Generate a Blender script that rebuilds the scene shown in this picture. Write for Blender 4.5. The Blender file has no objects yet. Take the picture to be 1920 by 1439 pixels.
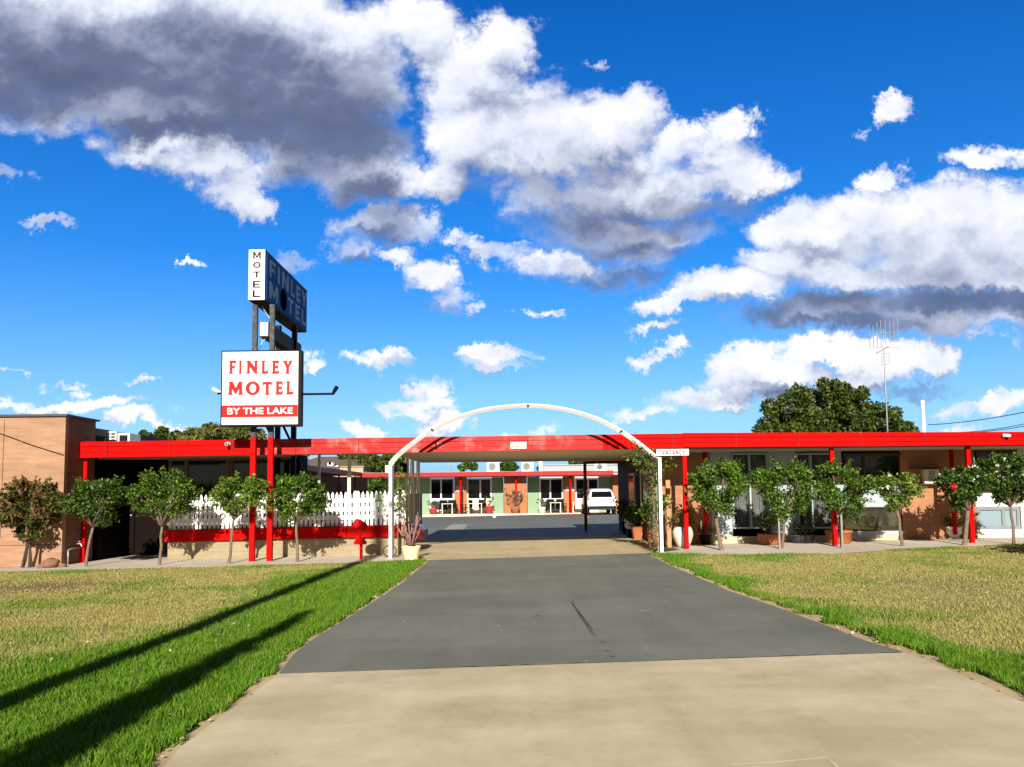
import bpy, bmesh, math, random
import numpy as np
from mathutils import Vector, Matrix
R = math.radians
random.seed(7); rng = np.random.default_rng(7)
S = bpy.context.scene
COL = S.collection

# ------------------------------------------------------------------ camera
F = 1500.0                      # focal length in pixels of the 1920 wide photograph
PITCH = R(4.3); SHIFT = 92.7; ROLL = 0.0105; CAMZ = 1.6
cam = bpy.data.cameras.new("camera"); camo = bpy.data.objects.new("camera", cam); COL.objects.link(camo)
cam.sensor_width = 36.0; cam.lens = 36.0 * F / 1920.0; cam.shift_y = SHIFT / 1920.0
cam.clip_start = 0.05; cam.clip_end = 3000
CM = (Matrix.Rotation(R(90) + PITCH, 4, 'X') @ Matrix.Rotation(-ROLL, 4, 'Z'))
camo.matrix_world = Matrix.Translation((0, 0, CAMZ)) @ CM
S.camera = camo
CM3 = CM.to_3x3()

# ------------------------------------------------------------------ light
SUN_EL = R(26); SUN_AZ = R(1.4)      # light travels along +Y, a touch to +X
sd = bpy.data.lights.new("sun", 'SUN'); so = bpy.data.objects.new("sun", sd); COL.objects.link(so)
sd.energy = 4.6; sd.angle = R(0.53); sd.color = (1.0, 0.92, 0.80)
L = Vector((math.sin(SUN_AZ) * math.cos(SUN_EL), math.cos(SUN_AZ) * math.cos(SUN_EL), -math.sin(SUN_EL)))
so.rotation_euler = L.to_track_quat('-Z', 'Y').to_euler(); so.location = (0, -30, 20)
S.view_settings.view_transform = 'Standard'; S.view_settings.look = 'None'
S.view_settings.exposure = 0.85; S.view_settings.gamma = 1.0
SKY_STRENGTH = 0.062

def ray(px, py):
    return CM3 @ Vector(((px - 960) / F, (719.5 - py + SHIFT) / F, -1))
def W(px, py, Y):
    """the point at depth Y that sits behind photo position (px, py): used to read real sizes off the photo"""
    d = ray(px, py); t = Y / d.y
    return Vector((d.x * t, Y, CAMZ + d.z * t))
def gz(x, y=0.0):
    return 0.0115 * max(-16, min(16, x)) + 0.1 * max(0.0, min(1.0, (y - 25) / 25))
def G(px, py):
    d = ray(px, py); t = 10.0
    for _ in range(40):
        x, y = d.x * t, d.y * t
        t = (gz(x, y) - CAMZ) / d.z
    return Vector((d.x * t, d.y * t, gz(d.x * t, d.y * t)))

# ------------------------------------------------------------------ world: Nishita sky with clouds laid out by direction
wd = bpy.data.worlds.new("World"); S.world = wd; wd.use_nodes = True
nt = wd.node_tree; nt.nodes.clear()
def uv_of(px, py):
    d = ray(px, py); return d.x / d.y, d.z / d.y
# (px, py, rx, ry, weight)
CL = [(120,70,330,120,1.25),(430,110,330,150,1.3),(620,190,150,115,1.2),(660,310,110,62,.95),(330,270,150,42,.8),(430,345,70,48,.8),(400,300,95,50,.9),
 (800,60,90,70,.85),(745,335,65,40,.8),(300,190,300,75,1.1),(60,150,150,60,1.0),(580,270,110,70,.95),
 (950,75,70,62,.9),(900,150,110,75,1.0),(1010,165,70,55,.85),(890,240,120,85,1.0),(850,310,75,60,.9),(1150,215,88,60,1.05),(1010,235,110,80,1.05),(935,60,40,60,.9),(1120,260,120,60,1.0),(1000,290,150,75,1.0),
 (1060,370,150,62,1.05),(1180,345,140,60,1.05),(1370,235,50,34,.9),(1340,290,95,50,1.0),(1235,320,130,70,1.0),(1290,345,150,50,1.0),(1290,275,95,42,.95),(1380,330,100,40,.95),(1270,370,120,45,.9),(1130,430,150,48,1.0),(1180,480,100,35,.85),(1040,500,90,34,.95),(1100,465,60,28,.8),
 (700,405,60,26,.62),(760,430,70,34,.62),(480,385,40,34,.7),(1250,440,110,34,.8),(570,500,44,16,.42),(930,470,50,16,.45),(860,450,30,14,.45),
 (1560,440,130,60,1.0),(1720,475,210,70,1.15),(1890,465,110,90,1.1),(1700,420,170,78,1.15),(1860,400,150,85,1.2),(1500,500,130,40,1.0),(1380,545,150,38,1.0),(1280,568,90,22,.9),(1620,520,240,55,1.1),(1830,510,180,60,1.1),(1600,585,190,34,.9),(1780,610,150,32,.75),(1520,400,60,40,.75),
 (790,515,75,34,.95),(830,555,60,28,.9),(885,580,36,13,.75),(730,480,45,20,.8),(660,465,30,25,.5),(670,420,28,16,.4),
 (1655,205,34,26,.75),(1645,325,50,32,.95),(1850,283,72,22,.9),(1113,128,20,10,.5),(1590,235,22,10,.4),
 (1005,590,32,10,.8),(1225,612,30,9,.6),(1235,660,40,14,.85),(740,678,66,14,.9),(930,668,72,17,.9),(925,690,55,10,.6),
 (1400,678,60,28,.9),(1560,665,90,24,.9),(1650,690,75,40,.9),(1740,690,56,34,.9),(1450,712,110,26,.95),(1330,742,140,22,.95),(1600,720,90,24,.85),(1220,765,70,14,.8),(1380,765,120,14,.6),
 (808,735,36,28,.95),(800,765,66,18,1.0),(850,795,60,20,.9),(590,685,28,17,.8),(360,505,22,7,.7),(236,715,26,8,.8),(110,713,24,8,.6),(30,690,46,7,.7),(120,735,22,12,.5),(100,765,170,13,.75),
 (230,800,50,18,.9),(290,808,40,10,.8),(680,812,46,12,.8),(1030,812,44,9,.7),(1870,770,60,22,.8),(1905,750,40,22,.8),(1780,770,40,14,.6),(20,335,34,16,.45),(75,425,30,9,.4),(1850,645,50,10,.5),(1870,595,50,18,.5),(1790,810,50,14,.7)]
# shaded bellies (px, py, rx, ry, amount)
DK = [(90,195,200,42,.8),(60,110,340,105,1.15),(300,130,300,110,1.1),(500,190,230,105,1.15),(620,270,130,75,1.05),(690,340,80,34,.85),(330,240,160,36,.9),(900,330,60,40,.35),
 (1090,395,165,66,.62),(1130,330,90,50,.35),(1250,375,140,40,.45),(1180,450,150,52,.78),(1060,425,90,60,.75),(1110,520,140,26,.6),(1290,430,80,40,.6),(1340,385,110,26,.5),
 (1640,600,270,40,1.1),(1820,590,170,44,1.05),(1500,590,120,26,.7),(1560,480,90,26,.22),(1740,500,150,34,.22),(1330,575,90,14,.35),(980,200,50,50,.22),
 (720,425,80,36,.85),(655,480,34,34,.6),(740,690,62,9,.5),(930,690,60,8,.35),(820,575,70,14,.4),(1480,745,150,14,.45),(1700,735,90,14,.45),(20,335,36,14,.7),(75,425,34,10,.6),(570,505,46,14,.5),(930,475,50,18,.5)]
def N(tree, kind, **kw):
    n = tree.nodes.new(kind)
    for k, v in kw.items(): setattr(n, k, v)
    return n
def mth(tree, op, a, b=None, c=None, clamp=False):
    n = tree.nodes.new('ShaderNodeMath'); n.operation = op; n.use_clamp = clamp
    for i, v in enumerate((a, b, c)):
        if v is None: continue
        if isinstance(v, (int, float)): n.inputs[i].default_value = v
        else: tree.links.new(v, n.inputs[i])
    return n.outputs[0]
def vmth(tree, op, a, b=None, c=None):
    n = tree.nodes.new('ShaderNodeVectorMath'); n.operation = op
    for i, v in enumerate((a, b, c)):
        if v is None: continue
        if isinstance(v, (tuple, list)): n.inputs[i].default_value = v
        else: tree.links.new(v, n.inputs[i])
    return n
def ellipses(tree, P, lst, k):
    """largest of w*(1 - k*d^2) over all ellipses, worked out three at a time in the lanes of a vector"""
    sx = tree.nodes.new('ShaderNodeSeparateXYZ'); tree.links.new(P, sx.inputs[0])
    U, Vv = [], []
    for i, o in ((0, U), (1, Vv)):
        c = tree.nodes.new('ShaderNodeCombineXYZ')
        for j in range(3): tree.links.new(sx.outputs[i], c.inputs[j])
        o.append(c.outputs[0])
    acc = None; lst = list(lst)
    while len(lst) % 3: lst.append(lst[-1])
    for i in range(0, len(lst), 3):
        q = lst[i:i + 3]; uv = [uv_of(e[0], e[1]) for e in q]
        X = vmth(tree, 'MULTIPLY_ADD', U[0], tuple(F / e[2] for e in q), tuple(-uv[j][0] * F / q[j][2] for j in range(3))).outputs[0]
        Y = vmth(tree, 'MULTIPLY_ADD', Vv[0], tuple(F / e[3] for e in q), tuple(-uv[j][1] * F / q[j][3] for j in range(3))).outputs[0]
        D = vmth(tree, 'MULTIPLY_ADD', Y, Y, vmth(tree, 'MULTIPLY', X, X).outputs[0]).outputs[0]
        Vl = vmth(tree, 'MULTIPLY_ADD', D, tuple(-k * e[4] for e in q), tuple(e[4] for e in q)).outputs[0]
        acc = Vl if acc is None else vmth(tree, 'MAXIMUM', acc, Vl).outputs[0]
    sx = tree.nodes.new('ShaderNodeSeparateXYZ'); tree.links.new(acc, sx.inputs[0])
    return mth(tree, 'SMOOTH_MAX', mth(tree, 'SMOOTH_MAX', sx.outputs[0], sx.outputs[1], .15), sx.outputs[2], .15)
def noise_group(det, vdet):
    g = bpy.data.node_groups.new('cloud_billow', 'ShaderNodeTree')
    g.interface.new_socket('P', in_out='INPUT', socket_type='NodeSocketVector')
    g.interface.new_socket('D', in_out='OUTPUT', socket_type='NodeSocketFloat')
    gi = g.nodes.new('NodeGroupInput'); go = g.nodes.new('NodeGroupOutput')
    st = vmth(g, 'MULTIPLY', gi.outputs[0], (1, 1.3, 1)).outputs[0]
    n1 = N(g, 'ShaderNodeTexNoise', noise_dimensions='2D'); n1.inputs['Scale'].default_value = 7; n1.inputs['Detail'].default_value = det; n1.inputs['Roughness'].default_value = .56
    g.links.new(st, n1.inputs['Vector'])
    v1 = N(g, 'ShaderNodeTexVoronoi', voronoi_dimensions='2D', feature='F1'); v1.inputs['Scale'].default_value = 13; v1.inputs['Detail'].default_value = vdet; v1.inputs['Roughness'].default_value = .52; v1.normalize = True
    n0 = N(g, 'ShaderNodeTexNoise', noise_dimensions='2D'); n0.inputs['Scale'].default_value = 24; n0.inputs['Detail'].default_value = 3
    g.links.new(st, n0.inputs['Vector'])
    wv = vmth(g, 'ADD', st, vmth(g, 'MULTIPLY', vmth(g, 'SUBTRACT', n0.outputs['Color'], (.5, .5, .5)).outputs[0], (.035, .035, 0)).outputs[0]).outputs[0]
    g.links.new(wv, v1.inputs['Vector'])
    a = mth(g, 'MULTIPLY', mth(g, 'SUBTRACT', n1.outputs['Fac'], .5), NA)
    b = mth(g, 'MULTIPLY', mth(g, 'SUBTRACT', VM, v1.outputs['Distance']), NB)
    g.links.new(mth(g, 'ADD', a, b), go.inputs[0])
    return g
NA, NB, VM = 1.9, 1.0, .30
BG_ = noise_group(9, 3); BG2 = noise_group(4, 1)
tc = N(nt, 'ShaderNodeTexCoord'); sp = N(nt, 'ShaderNodeSeparateXYZ'); nt.links.new(tc.outputs['Generated'], sp.inputs[0])
dy = mth(nt, 'MAXIMUM', mth(nt, 'ABSOLUTE', sp.outputs[1]), .06)
cb = N(nt, 'ShaderNodeCombineXYZ'); nt.links.new(mth(nt, 'DIVIDE', sp.outputs[0], dy), cb.inputs[0]); nt.links.new(mth(nt, 'DIVIDE', sp.outputs[2], dy), cb.inputs[1])
P = cb.outputs[0]
wn = N(nt, 'ShaderNodeTexNoise', noise_dimensions='2D'); wn.inputs['Scale'].default_value = 5.0; wn.inputs['Detail'].default_value = 9; wn.inputs['Roughness'].default_value = .72; nt.links.new(P, wn.inputs['Vector'])
Pm = vmth(nt, 'ADD', P, vmth(nt, 'MULTIPLY', vmth(nt, 'SUBTRACT', wn.outputs['Color'], (.5, .5, .5)).outputs[0], (.17, .12, 0)).outputs[0]).outputs[0]
mask = mth(nt, 'MINIMUM', ellipses(nt, Pm, CL, .62), 1.15)
def bil(vec, g_=None):
    n = nt.nodes.new('ShaderNodeGroup'); n.node_tree = g_ or BG_; nt.links.new(vec, n.inputs[0]); return n.outputs[0]
b0 = bil(P); b1 = bil(vmth(nt, 'ADD', P, (-.004, .010, 0)).outputs[0]); b2 = bil(vmth(nt, 'ADD', P, (-.014, .048, 0)).outputs[0], BG2)
def smooth(t, a, lo, hi):
    n = t.nodes.new('ShaderNodeMapRange'); n.interpolation_type = 'SMOOTHSTEP'; n.inputs[1].default_value = lo; n.inputs[2].default_value = hi
    t.links.new(a, n.inputs[0]); return n.outputs[0]
d0 = mth(nt, 'ADD', mask, b0)
up = smooth(nt, sp.outputs[2], -.01, .02)
rel1 = mth(nt, 'MULTIPLY', mth(nt, 'SUBTRACT', b0, b1), .13)
rel2 = mth(nt, 'MULTIPLY', mth(nt, 'SUBTRACT', b0, b2), .27)
dark = ellipses(nt, Pm, DK, .62)
dks = mth(nt, 'MULTIPLY_ADD', b0, .16, dark)
dk = mth(nt, 'MULTIPLY', smooth(nt, dks, -.25, 1.0), mth(nt, 'MULTIPLY_ADD', smooth(nt, d0, .30, .9), .35, .65))
Pm2 = vmth(nt, 'ADD', Pm, (-.010, .030, 0)).outputs[0]
mask2 = mth(nt, 'MINIMUM', ellipses(nt, Pm2, CL, .62), 1.15)
grad = mth(nt, 'MULTIPLY', mth(nt, 'SUBTRACT', mask, mask2), .62)
grad = mth(nt, 'MAXIMUM', mth(nt, 'MINIMUM', grad, .16), -.34)
sh = mth(nt, 'ADD', mth(nt, 'ADD', mth(nt, 'ADD', rel1, rel2), grad), .77)
alpha = smooth(nt, mth(nt, 'ADD', d0, mth(nt, 'MULTIPLY', grad, .25)), .10, .80)
agrey = mth(nt, 'MULTIPLY', smooth(nt, dks, .05, .75), .92)
alpha = mth(nt, 'MULTIPLY', mth(nt, 'MAXIMUM', alpha, agrey), up)
relief = mth(nt, 'SUBTRACT', sh, mth(nt, 'MULTIPLY', dk, .55), None)
ramp = N(nt, 'ShaderNodeValToRGB'); nt.links.new(relief, ramp.inputs[0])
CR = ramp.color_ramp
CR.elements[0].position = 0.0; CR.elements[0].color = (.11, .14, .24, 1)
CR.elements[1].position = 1.0; CR.elements[1].color = (.95, .96, 1.0, 1)
e = CR.elements.new(.22); e.color = (.150, .185, .31, 1)
e = CR.elements.new(.50); e.color = (.38, .43, .58, 1)
e = CR.elements.new(.76); e.color = (.72, .77, .90, 1)
sky = N(nt, 'ShaderNodeTexSky', sky_type='NISHITA', sun_disc=False, sun_elevation=SUN_EL, sun_rotation=math.pi + SUN_AZ)
sky.air_density = 1.0; sky.dust_density = .1; sky.ozone_density = 3.2; sky.altitude = 100
hs = N(nt, 'ShaderNodeHueSaturation'); hs.inputs['Saturation'].default_value = 1.50; hs.inputs['Value'].default_value = 1.40; hs.inputs['Hue'].default_value = .518
nt.links.new(sky.outputs[0], hs.inputs['Color'])
cmul = N(nt, 'ShaderNodeVectorMath', operation='SCALE'); nt.links.new(ramp.outputs[0], cmul.inputs[0]); cmul.inputs['Scale'].default_value = 0.60 / SKY_STRENGTH
hz = mth(nt, 'EXPONENT', mth(nt, 'MULTIPLY', mth(nt, 'ABSOLUTE', sp.outputs[2]), -6.5))
hm = N(nt, 'ShaderNodeMix', data_type='RGBA'); nt.links.new(mth(nt, 'MULTIPLY', hz, 1.0), hm.inputs[0]); nt.links.new(hs.outputs[0], hm.inputs[6]); hm.inputs[7].default_value = (.19 / SKY_STRENGTH * .55, .52 / SKY_STRENGTH * .55, 1.0 / SKY_STRENGTH * .55, 1)
mix = N(nt, 'ShaderNodeMix', data_type='RGBA'); nt.links.new(alpha, mix.inputs[0]); nt.links.new(hm.outputs[2], mix.inputs[6]); nt.links.new(cmul.outputs[0], mix.inputs[7])
bg = N(nt, 'ShaderNodeBackground'); bg.inputs[1].default_value = SKY_STRENGTH
nt.links.new(mix.outputs[2], bg.inputs[0])
# the rest of the sky (behind, far to the sides, overhead): plain scattered cloud
sn = N(nt, 'ShaderNodeTexNoise', noise_dimensions='3D'); sn.inputs['Scale'].default_value = 2.2; sn.inputs['Detail'].default_value = 4
nt.links.new(vmth(nt, 'MULTIPLY', tc.outputs['Generated'], (1, 1, 2.2)).outputs[0], sn.inputs['Vector'])
sm = N(nt, 'ShaderNodeMix', data_type='RGBA'); nt.links.new(mth(nt, 'MULTIPLY', smooth(nt, sn.outputs['Fac'], .60, .72), up), sm.inputs[0])
sky2 = N(nt, 'ShaderNodeTexSky', sky_type='NISHITA', sun_disc=False, sun_elevation=SUN_EL, sun_rotation=math.pi + SUN_AZ); sky2.air_density = 1.0; sky2.dust_density = .1; sky2.ozone_density = 3.2
dimm = N(nt, 'ShaderNodeVectorMath', operation='SCALE'); nt.links.new(sky2.outputs[0], dimm.inputs[0]); dimm.inputs['Scale'].default_value = .38; nt.links.new(dimm.outputs[0], sm.inputs[6]); sm.inputs[7].default_value = tuple(c * .60 / SKY_STRENGTH for c in (.24, .27, .34)) + (1,)
bg2 = N(nt, 'ShaderNodeBackground'); bg2.inputs[1].default_value = SKY_STRENGTH; nt.links.new(sm.outputs[2], bg2.inputs[0])
front = mth(nt, 'MULTIPLY', mth(nt, 'GREATER_THAN', sp.outputs[2], -.02), mth(nt, 'GREATER_THAN', sp.outputs[1], .62))
ms_ = N(nt, 'ShaderNodeMixShader'); nt.links.new(front, ms_.inputs[0]); nt.links.new(bg2.outputs[0], ms_.inputs[1]); nt.links.new(bg.outputs[0], ms_.inputs[2])
wo = N(nt, 'ShaderNodeOutputWorld'); nt.links.new(ms_.outputs[0], wo.inputs[0])
try:
    wd.cycles.sampling_method = 'MANUAL'; wd.cycles.sample_map_resolution = 256
except Exception: pass

# ------------------------------------------------------------------ materials
MATS = {}
def mat(name, col, rough=.7, var=.12, vscale=3.0, bump=.0, bscale=40, spec=.5, metal=0., dirt_or_glare=None, dscale=1.2, damt=.5, coat=0.):
    if name in MATS: return MATS[name]
    m = bpy.data.materials.new(name); m.use_nodes = True; t = m.node_tree
    b = t.nodes['Principled BSDF']; b.inputs['Roughness'].default_value = rough; b.inputs['Metallic'].default_value = metal
    b.inputs['Specular IOR Level'].default_value = spec; b.inputs['Coat Weight'].default_value = coat
    tcn = N(t, 'ShaderNodeTexCoord')
    n = N(t, 'ShaderNodeTexNoise'); n.inputs['Scale'].default_value = vscale; n.inputs['Detail'].default_value = 8; n.inputs['Roughness'].default_value = .65
    t.links.new(tcn.outputs['Object'], n.inputs['Vector'])
    cr = N(t, 'ShaderNodeValToRGB'); t.links.new(n.outputs['Fac'], cr.inputs[0])
    cr.color_ramp.elements[0].position = .3; cr.color_ramp.elements[1].position = .7
    cr.color_ramp.elements[0].color = tuple(max(0, c * (1 - var)) for c in col) + (1,)
    cr.color_ramp.elements[1].color = tuple(min(1, c * (1 + var)) for c in col) + (1,)
    out = cr.outputs[0]
    if dirt_or_glare:
        n2 = N(t, 'ShaderNodeTexNoise'); n2.inputs['Scale'].default_value = dscale; n2.inputs['Detail'].default_value = 10; n2.inputs['Roughness'].default_value = .7
        t.links.new(tcn.outputs['Object'], n2.inputs['Vector'])
        f = smooth(t, n2.outputs['Fac'], .48, .72)
        mx = N(t, 'ShaderNodeMix', data_type='RGBA'); t.links.new(mth(t, 'MULTIPLY', f, damt), mx.inputs[0]); t.links.new(out, mx.inputs[6]); mx.inputs[7].default_value = tuple(dirt_or_glare) + (1,)
        out = mx.outputs[2]
    t.links.new(out, b.inputs['Base Color'])
    if bump:
        n3 = N(t, 'ShaderNodeTexNoise'); n3.inputs['Scale'].default_value = bscale; n3.inputs['Detail'].default_value = 6
        t.links.new(tcn.outputs['Object'], n3.inputs['Vector'])
        bp = N(t, 'ShaderNodeBump'); bp.inputs['Strength'].default_value = bump; bp.inputs['Distance'].default_value = .02
        t.links.new(n3.outputs['Fac'], bp.inputs['Height']); t.links.new(bp.outputs[0], b.inputs['Normal'])
    MATS[name] = m; return m
def brick(name, c1, c2, mortar, bw=.29, bh=.075, ms=.006, axis='X', rough=.85, bump=.5):
    m = bpy.data.materials.new(name); m.use_nodes = True; t = m.node_tree; b = t.nodes['Principled BSDF']; b.inputs['Roughness'].default_value = rough
    g = N(t, 'ShaderNodeNewGeometry'); s = N(t, 'ShaderNodeSeparateXYZ'); t.links.new(g.outputs['Position'], s.inputs[0])
    c = N(t, 'ShaderNodeCombineXYZ'); t.links.new(s.outputs[0 if axis == 'X' else 1], c.inputs[0]); t.links.new(s.outputs[2], c.inputs[1])
    br = N(t, 'ShaderNodeTexBrick'); t.links.new(c.outputs[0], br.inputs['Vector'])
    br.inputs['Scale'].default_value = 1; br.inputs['Brick Width'].default_value = bw; br.inputs['Row Height'].default_value = bh; br.inputs['Mortar Size'].default_value = ms; br.inputs['Mortar Smooth'].default_value = .3
    br.inputs['Color1'].default_value = c1 + (1,); br.inputs['Color2'].default_value = c2 + (1,); br.inputs['Mortar'].default_value = mortar + (1,)
    n = N(t, 'ShaderNodeTexNoise'); n.inputs['Scale'].default_value = 1.0; n.inputs['Detail'].default_value = 9; n.inputs['Roughness'].default_value = .65
    sc = vmth(t, 'MULTIPLY', g.outputs['Position'], (1.1, 1.1, 7)).outputs[0]; t.links.new(sc, n.inputs['Vector'])
    mr = N(t, 'ShaderNodeMapRange'); mr.inputs[1].default_value = .3; mr.inputs[2].default_value = .7; mr.inputs[3].default_value = .78; mr.inputs[4].default_value = 1.16; t.links.new(n.outputs['Fac'], mr.inputs[0])
    sc2 = N(t, 'ShaderNodeVectorMath', operation='SCALE'); t.links.new(br.outputs['Color'], sc2.inputs[0]); t.links.new(mr.outputs[0], sc2.inputs['Scale'])
    t.links.new(sc2.outputs[0], b.inputs['Base Color'])
    bp = N(t, 'ShaderNodeBump'); bp.inputs['Strength'].default_value = bump; bp.inputs['Distance'].default_value = .006; bp.invert = True
    t.links.new(mth(t, 'ADD', br.outputs['Fac'], mth(t, 'MULTIPLY', n.outputs['Fac'], .6)), bp.inputs['Height']); t.links.new(bp.outputs[0], b.inputs['Normal'])
    MATS[name] = m; return m
def leafmat(name, cols, rough=.5, trans=.35):
    m = bpy.data.materials.new(name); m.use_nodes = True; t = m.node_tree; b = t.nodes['Principled BSDF']; b.inputs['Roughness'].default_value = rough
    b.inputs['Specular IOR Level'].default_value = .35
    g = N(t, 'ShaderNodeNewGeometry'); cr = N(t, 'ShaderNodeValToRGB'); t.links.new(g.outputs['Random Per Island'], cr.inputs[0])
    k = len(cols); els = cr.color_ramp.elements
    els[0].position = 0; els[0].color = cols[0] + (1,); els[1].position = 1; els[1].color = cols[-1] + (1,)
    for i in range(1, k - 1):
        e = els.new(i / (k - 1)); e.color = cols[i] + (1,)
    n = N(t, 'ShaderNodeTexNoise'); n.inputs['Scale'].default_value = 2.2; n.inputs['Detail'].default_value = 3; t.links.new(g.outputs['Position'], n.inputs['Vector'])
    mr = N(t, 'ShaderNodeMapRange'); mr.inputs[1].default_value = .3; mr.inputs[2].default_value = .7; mr.inputs[3].default_value = .7; mr.inputs[4].default_value = 1.35; t.links.new(n.outputs['Fac'], mr.inputs[0])
    sc = N(t, 'ShaderNodeVectorMath', operation='SCALE'); t.links.new(cr.outputs[0], sc.inputs[0]); t.links.new(mr.outputs[0], sc.inputs['Scale'])
    t.links.new(sc.outputs[0], b.inputs['Base Color'])
    tr = N(t, 'ShaderNodeBsdfTranslucent'); t.links.new(sc.outputs[0], tr.inputs[0]); mx = N(t, 'ShaderNodeMixShader'); mx.inputs[0].default_value = trans
    t.links.new(b.outputs[0], mx.inputs[1]); t.links.new(tr.outputs[0], mx.inputs[2]); t.links.new(mx.outputs[0], t.nodes['Material Output'].inputs[0])
    MATS[name] = m; return m

RED = mat('red_paint', (.46, .0012, .0005), .55, .12, 1.5, .05, 8, spec=.06, dirt_or_glare=(.27, .006, .004), dscale=2.6, damt=.45)
FADED_GLARE = mat('faded_red_glare_paint', (.44, .004, .003), .42, .14, 1.2, .06, 6, spec=.25, dirt_or_glare=(.70, .36, .32), dscale=1.7, damt=.5)  # pale patches: faded, peeling paint plus sun glare put into the colour
MAROON = mat('maroon_paint', (.22, .006, .008), .5, .1, spec=.3)
DKRED = mat('dull_red_paint', (.34, .012, .010), .5, .1, spec=.25)
WHITE = mat('white_paint', (.80, .79, .75), .55, .05, 6, dirt_or_glare=(.55, .50, .42), dscale=5, damt=.3)
CREAMW = mat('cream_paint', (.74, .66, .50), .5, .06, 4, dirt_or_glare=(.42, .33, .2), dscale=3, damt=.35)
SIGNW = mat('sign_white', (.84, .84, .84), .3, .02)
SIGNR = mat('sign_red', (.46, .006, .003), .45, .05, spec=.2)
BLACK = mat('black_metal', (.006, .0065, .008), .6, .2, spec=.15)
GREYM = mat('grey_metal', (.05, .055, .06), .6, .25, 8, .1, 30, spec=.2, dirt_or_glare=(.2,.2,.2), dscale=8, damt=.5)
GALV = mat('galvanised_metal', (.36, .37, .38), .4, .15, 10, metal=.4)
BLUE = mat('sign_blue', (.032, .125, .43), .7, .10, 2, spec=.0)
BLUEL = mat('sign_pale_blue', (.26, .36, .52), .6, .12, 4, spec=.1)
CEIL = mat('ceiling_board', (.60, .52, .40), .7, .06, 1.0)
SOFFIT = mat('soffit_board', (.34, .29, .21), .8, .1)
GLASS = mat('dark_glass', (.004, .005, .006), .06, .1, spec=.5)
GLASSG = mat('grey_glass', (.06, .07, .085), .08, .2, .8)
GLASSB = mat('pale_blind_glass', (.22, .31, .36), .12, .06, 1)
GREEN = mat('mint_render', (.22, .34, .22), .85, .05, 2, .1, 60, spec=.2)
ORANGE = mat('apricot_render', (.36, .15, .07), .85, .06, 2, .1, 60, spec=.2)
PALE = mat('pale_wall_board', (.34, .41, .44), .7, .04, 1.5)
CURT = mat('curtain_fabric', (.12, .125, .12), .9, .35, 4)
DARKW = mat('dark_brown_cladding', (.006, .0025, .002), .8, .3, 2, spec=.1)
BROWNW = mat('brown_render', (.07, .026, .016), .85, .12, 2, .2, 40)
TERRA = mat('terracotta', (.36, .11, .035), .75, .14, 8, .1, 40, dirt_or_glare=(.25, .10, .05), dscale=6, damt=.4)
CREAMP = mat('cream_pot_glaze', (.80, .70, .42), .5, .05, 5)
WHITEP = mat('white_pot', (.72, .66, .55), .6, .14, 6)
REDP = mat('red_pot_glaze', (.45, .03, .03), .3, .1)
BARK = mat('bark', (.17, .12, .085), .9, .35, 14, .6, 40)
BARKD = mat('dark_bark', (.055, .038, .028), .9, .3, 14, .5, 40)
STEM = mat('pinkish_stem', (.27, .15, .125), .6, .35, 20)
TIMBER = mat('timber', (.40, .22, .10), .7, .2, 12)
ROCK = mat('rock', (.20, .10, .06), .9, .25, 6, .6, 20)
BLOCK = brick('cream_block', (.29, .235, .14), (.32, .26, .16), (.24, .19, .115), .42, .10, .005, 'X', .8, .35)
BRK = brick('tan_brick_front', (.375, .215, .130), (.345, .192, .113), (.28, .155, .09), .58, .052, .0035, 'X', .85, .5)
BRKS = brick('tan_brick_side_shaded', (.20, .09, .05), (.17, .075, .04), (.10, .045, .025), .58, .052, .0035, 'Y', .85, .5)  # same tan brick, colour darkened to carry the shade of the side wall
BRKR = brick('tan_brick_motel', (.37, .17, .085), (.35, .155, .08), (.29, .13, .065), .39, .1, .004, 'X', .85, .3)
WHITECAR = mat('white_car_paint', (.62, .62, .62), .3, .01, coat=.4)
REDCAR = mat('red_car_paint', (.10, .004, .006), .35, .05, coat=.3)
TYRE = mat('rubber', (.012, .012, .012), .8, .1)
LEAF_G = leafmat('leaf_green', [(.014, .040, .003), (.045, .105, .007), (.10, .195, .014), (.22, .33, .045)])
LEAF_D = leafmat('leaf_dark_green', [(.010, .030, .003), (.028, .070, .006), (.060, .125, .011), (.14, .23, .03)])
LEAF_Y = leafmat('leaf_yellow_green', [(.035, .080, .007), (.085, .17, .012), (.15, .25, .024), (.26, .34, .06)])
LEAF_R = leafmat('leaf_reddish', [(.03, .05, .007), (.055, .10, .012), (.13, .10, .025), (.22, .095, .045), (.09, .13, .02)])
LEAF_F = leafmat('leaf_far_green', [(.018, .040, .005), (.042, .075, .010), (.080, .120, .016), (.15, .17, .03)])
LEAF_O = leafmat('leaf_olive', [(.06, .075, .018), (.11, .125, .03), (.18, .19, .045), (.26, .25, .07)])
PETAL = leafmat('petal_white', [(.8, .8, .74), (.85, .84, .8)], .6, .2)
PETALR = leafmat('petal_red', [(.6, .01, .02), (.7, .02, .03)], .6, .2)

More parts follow.
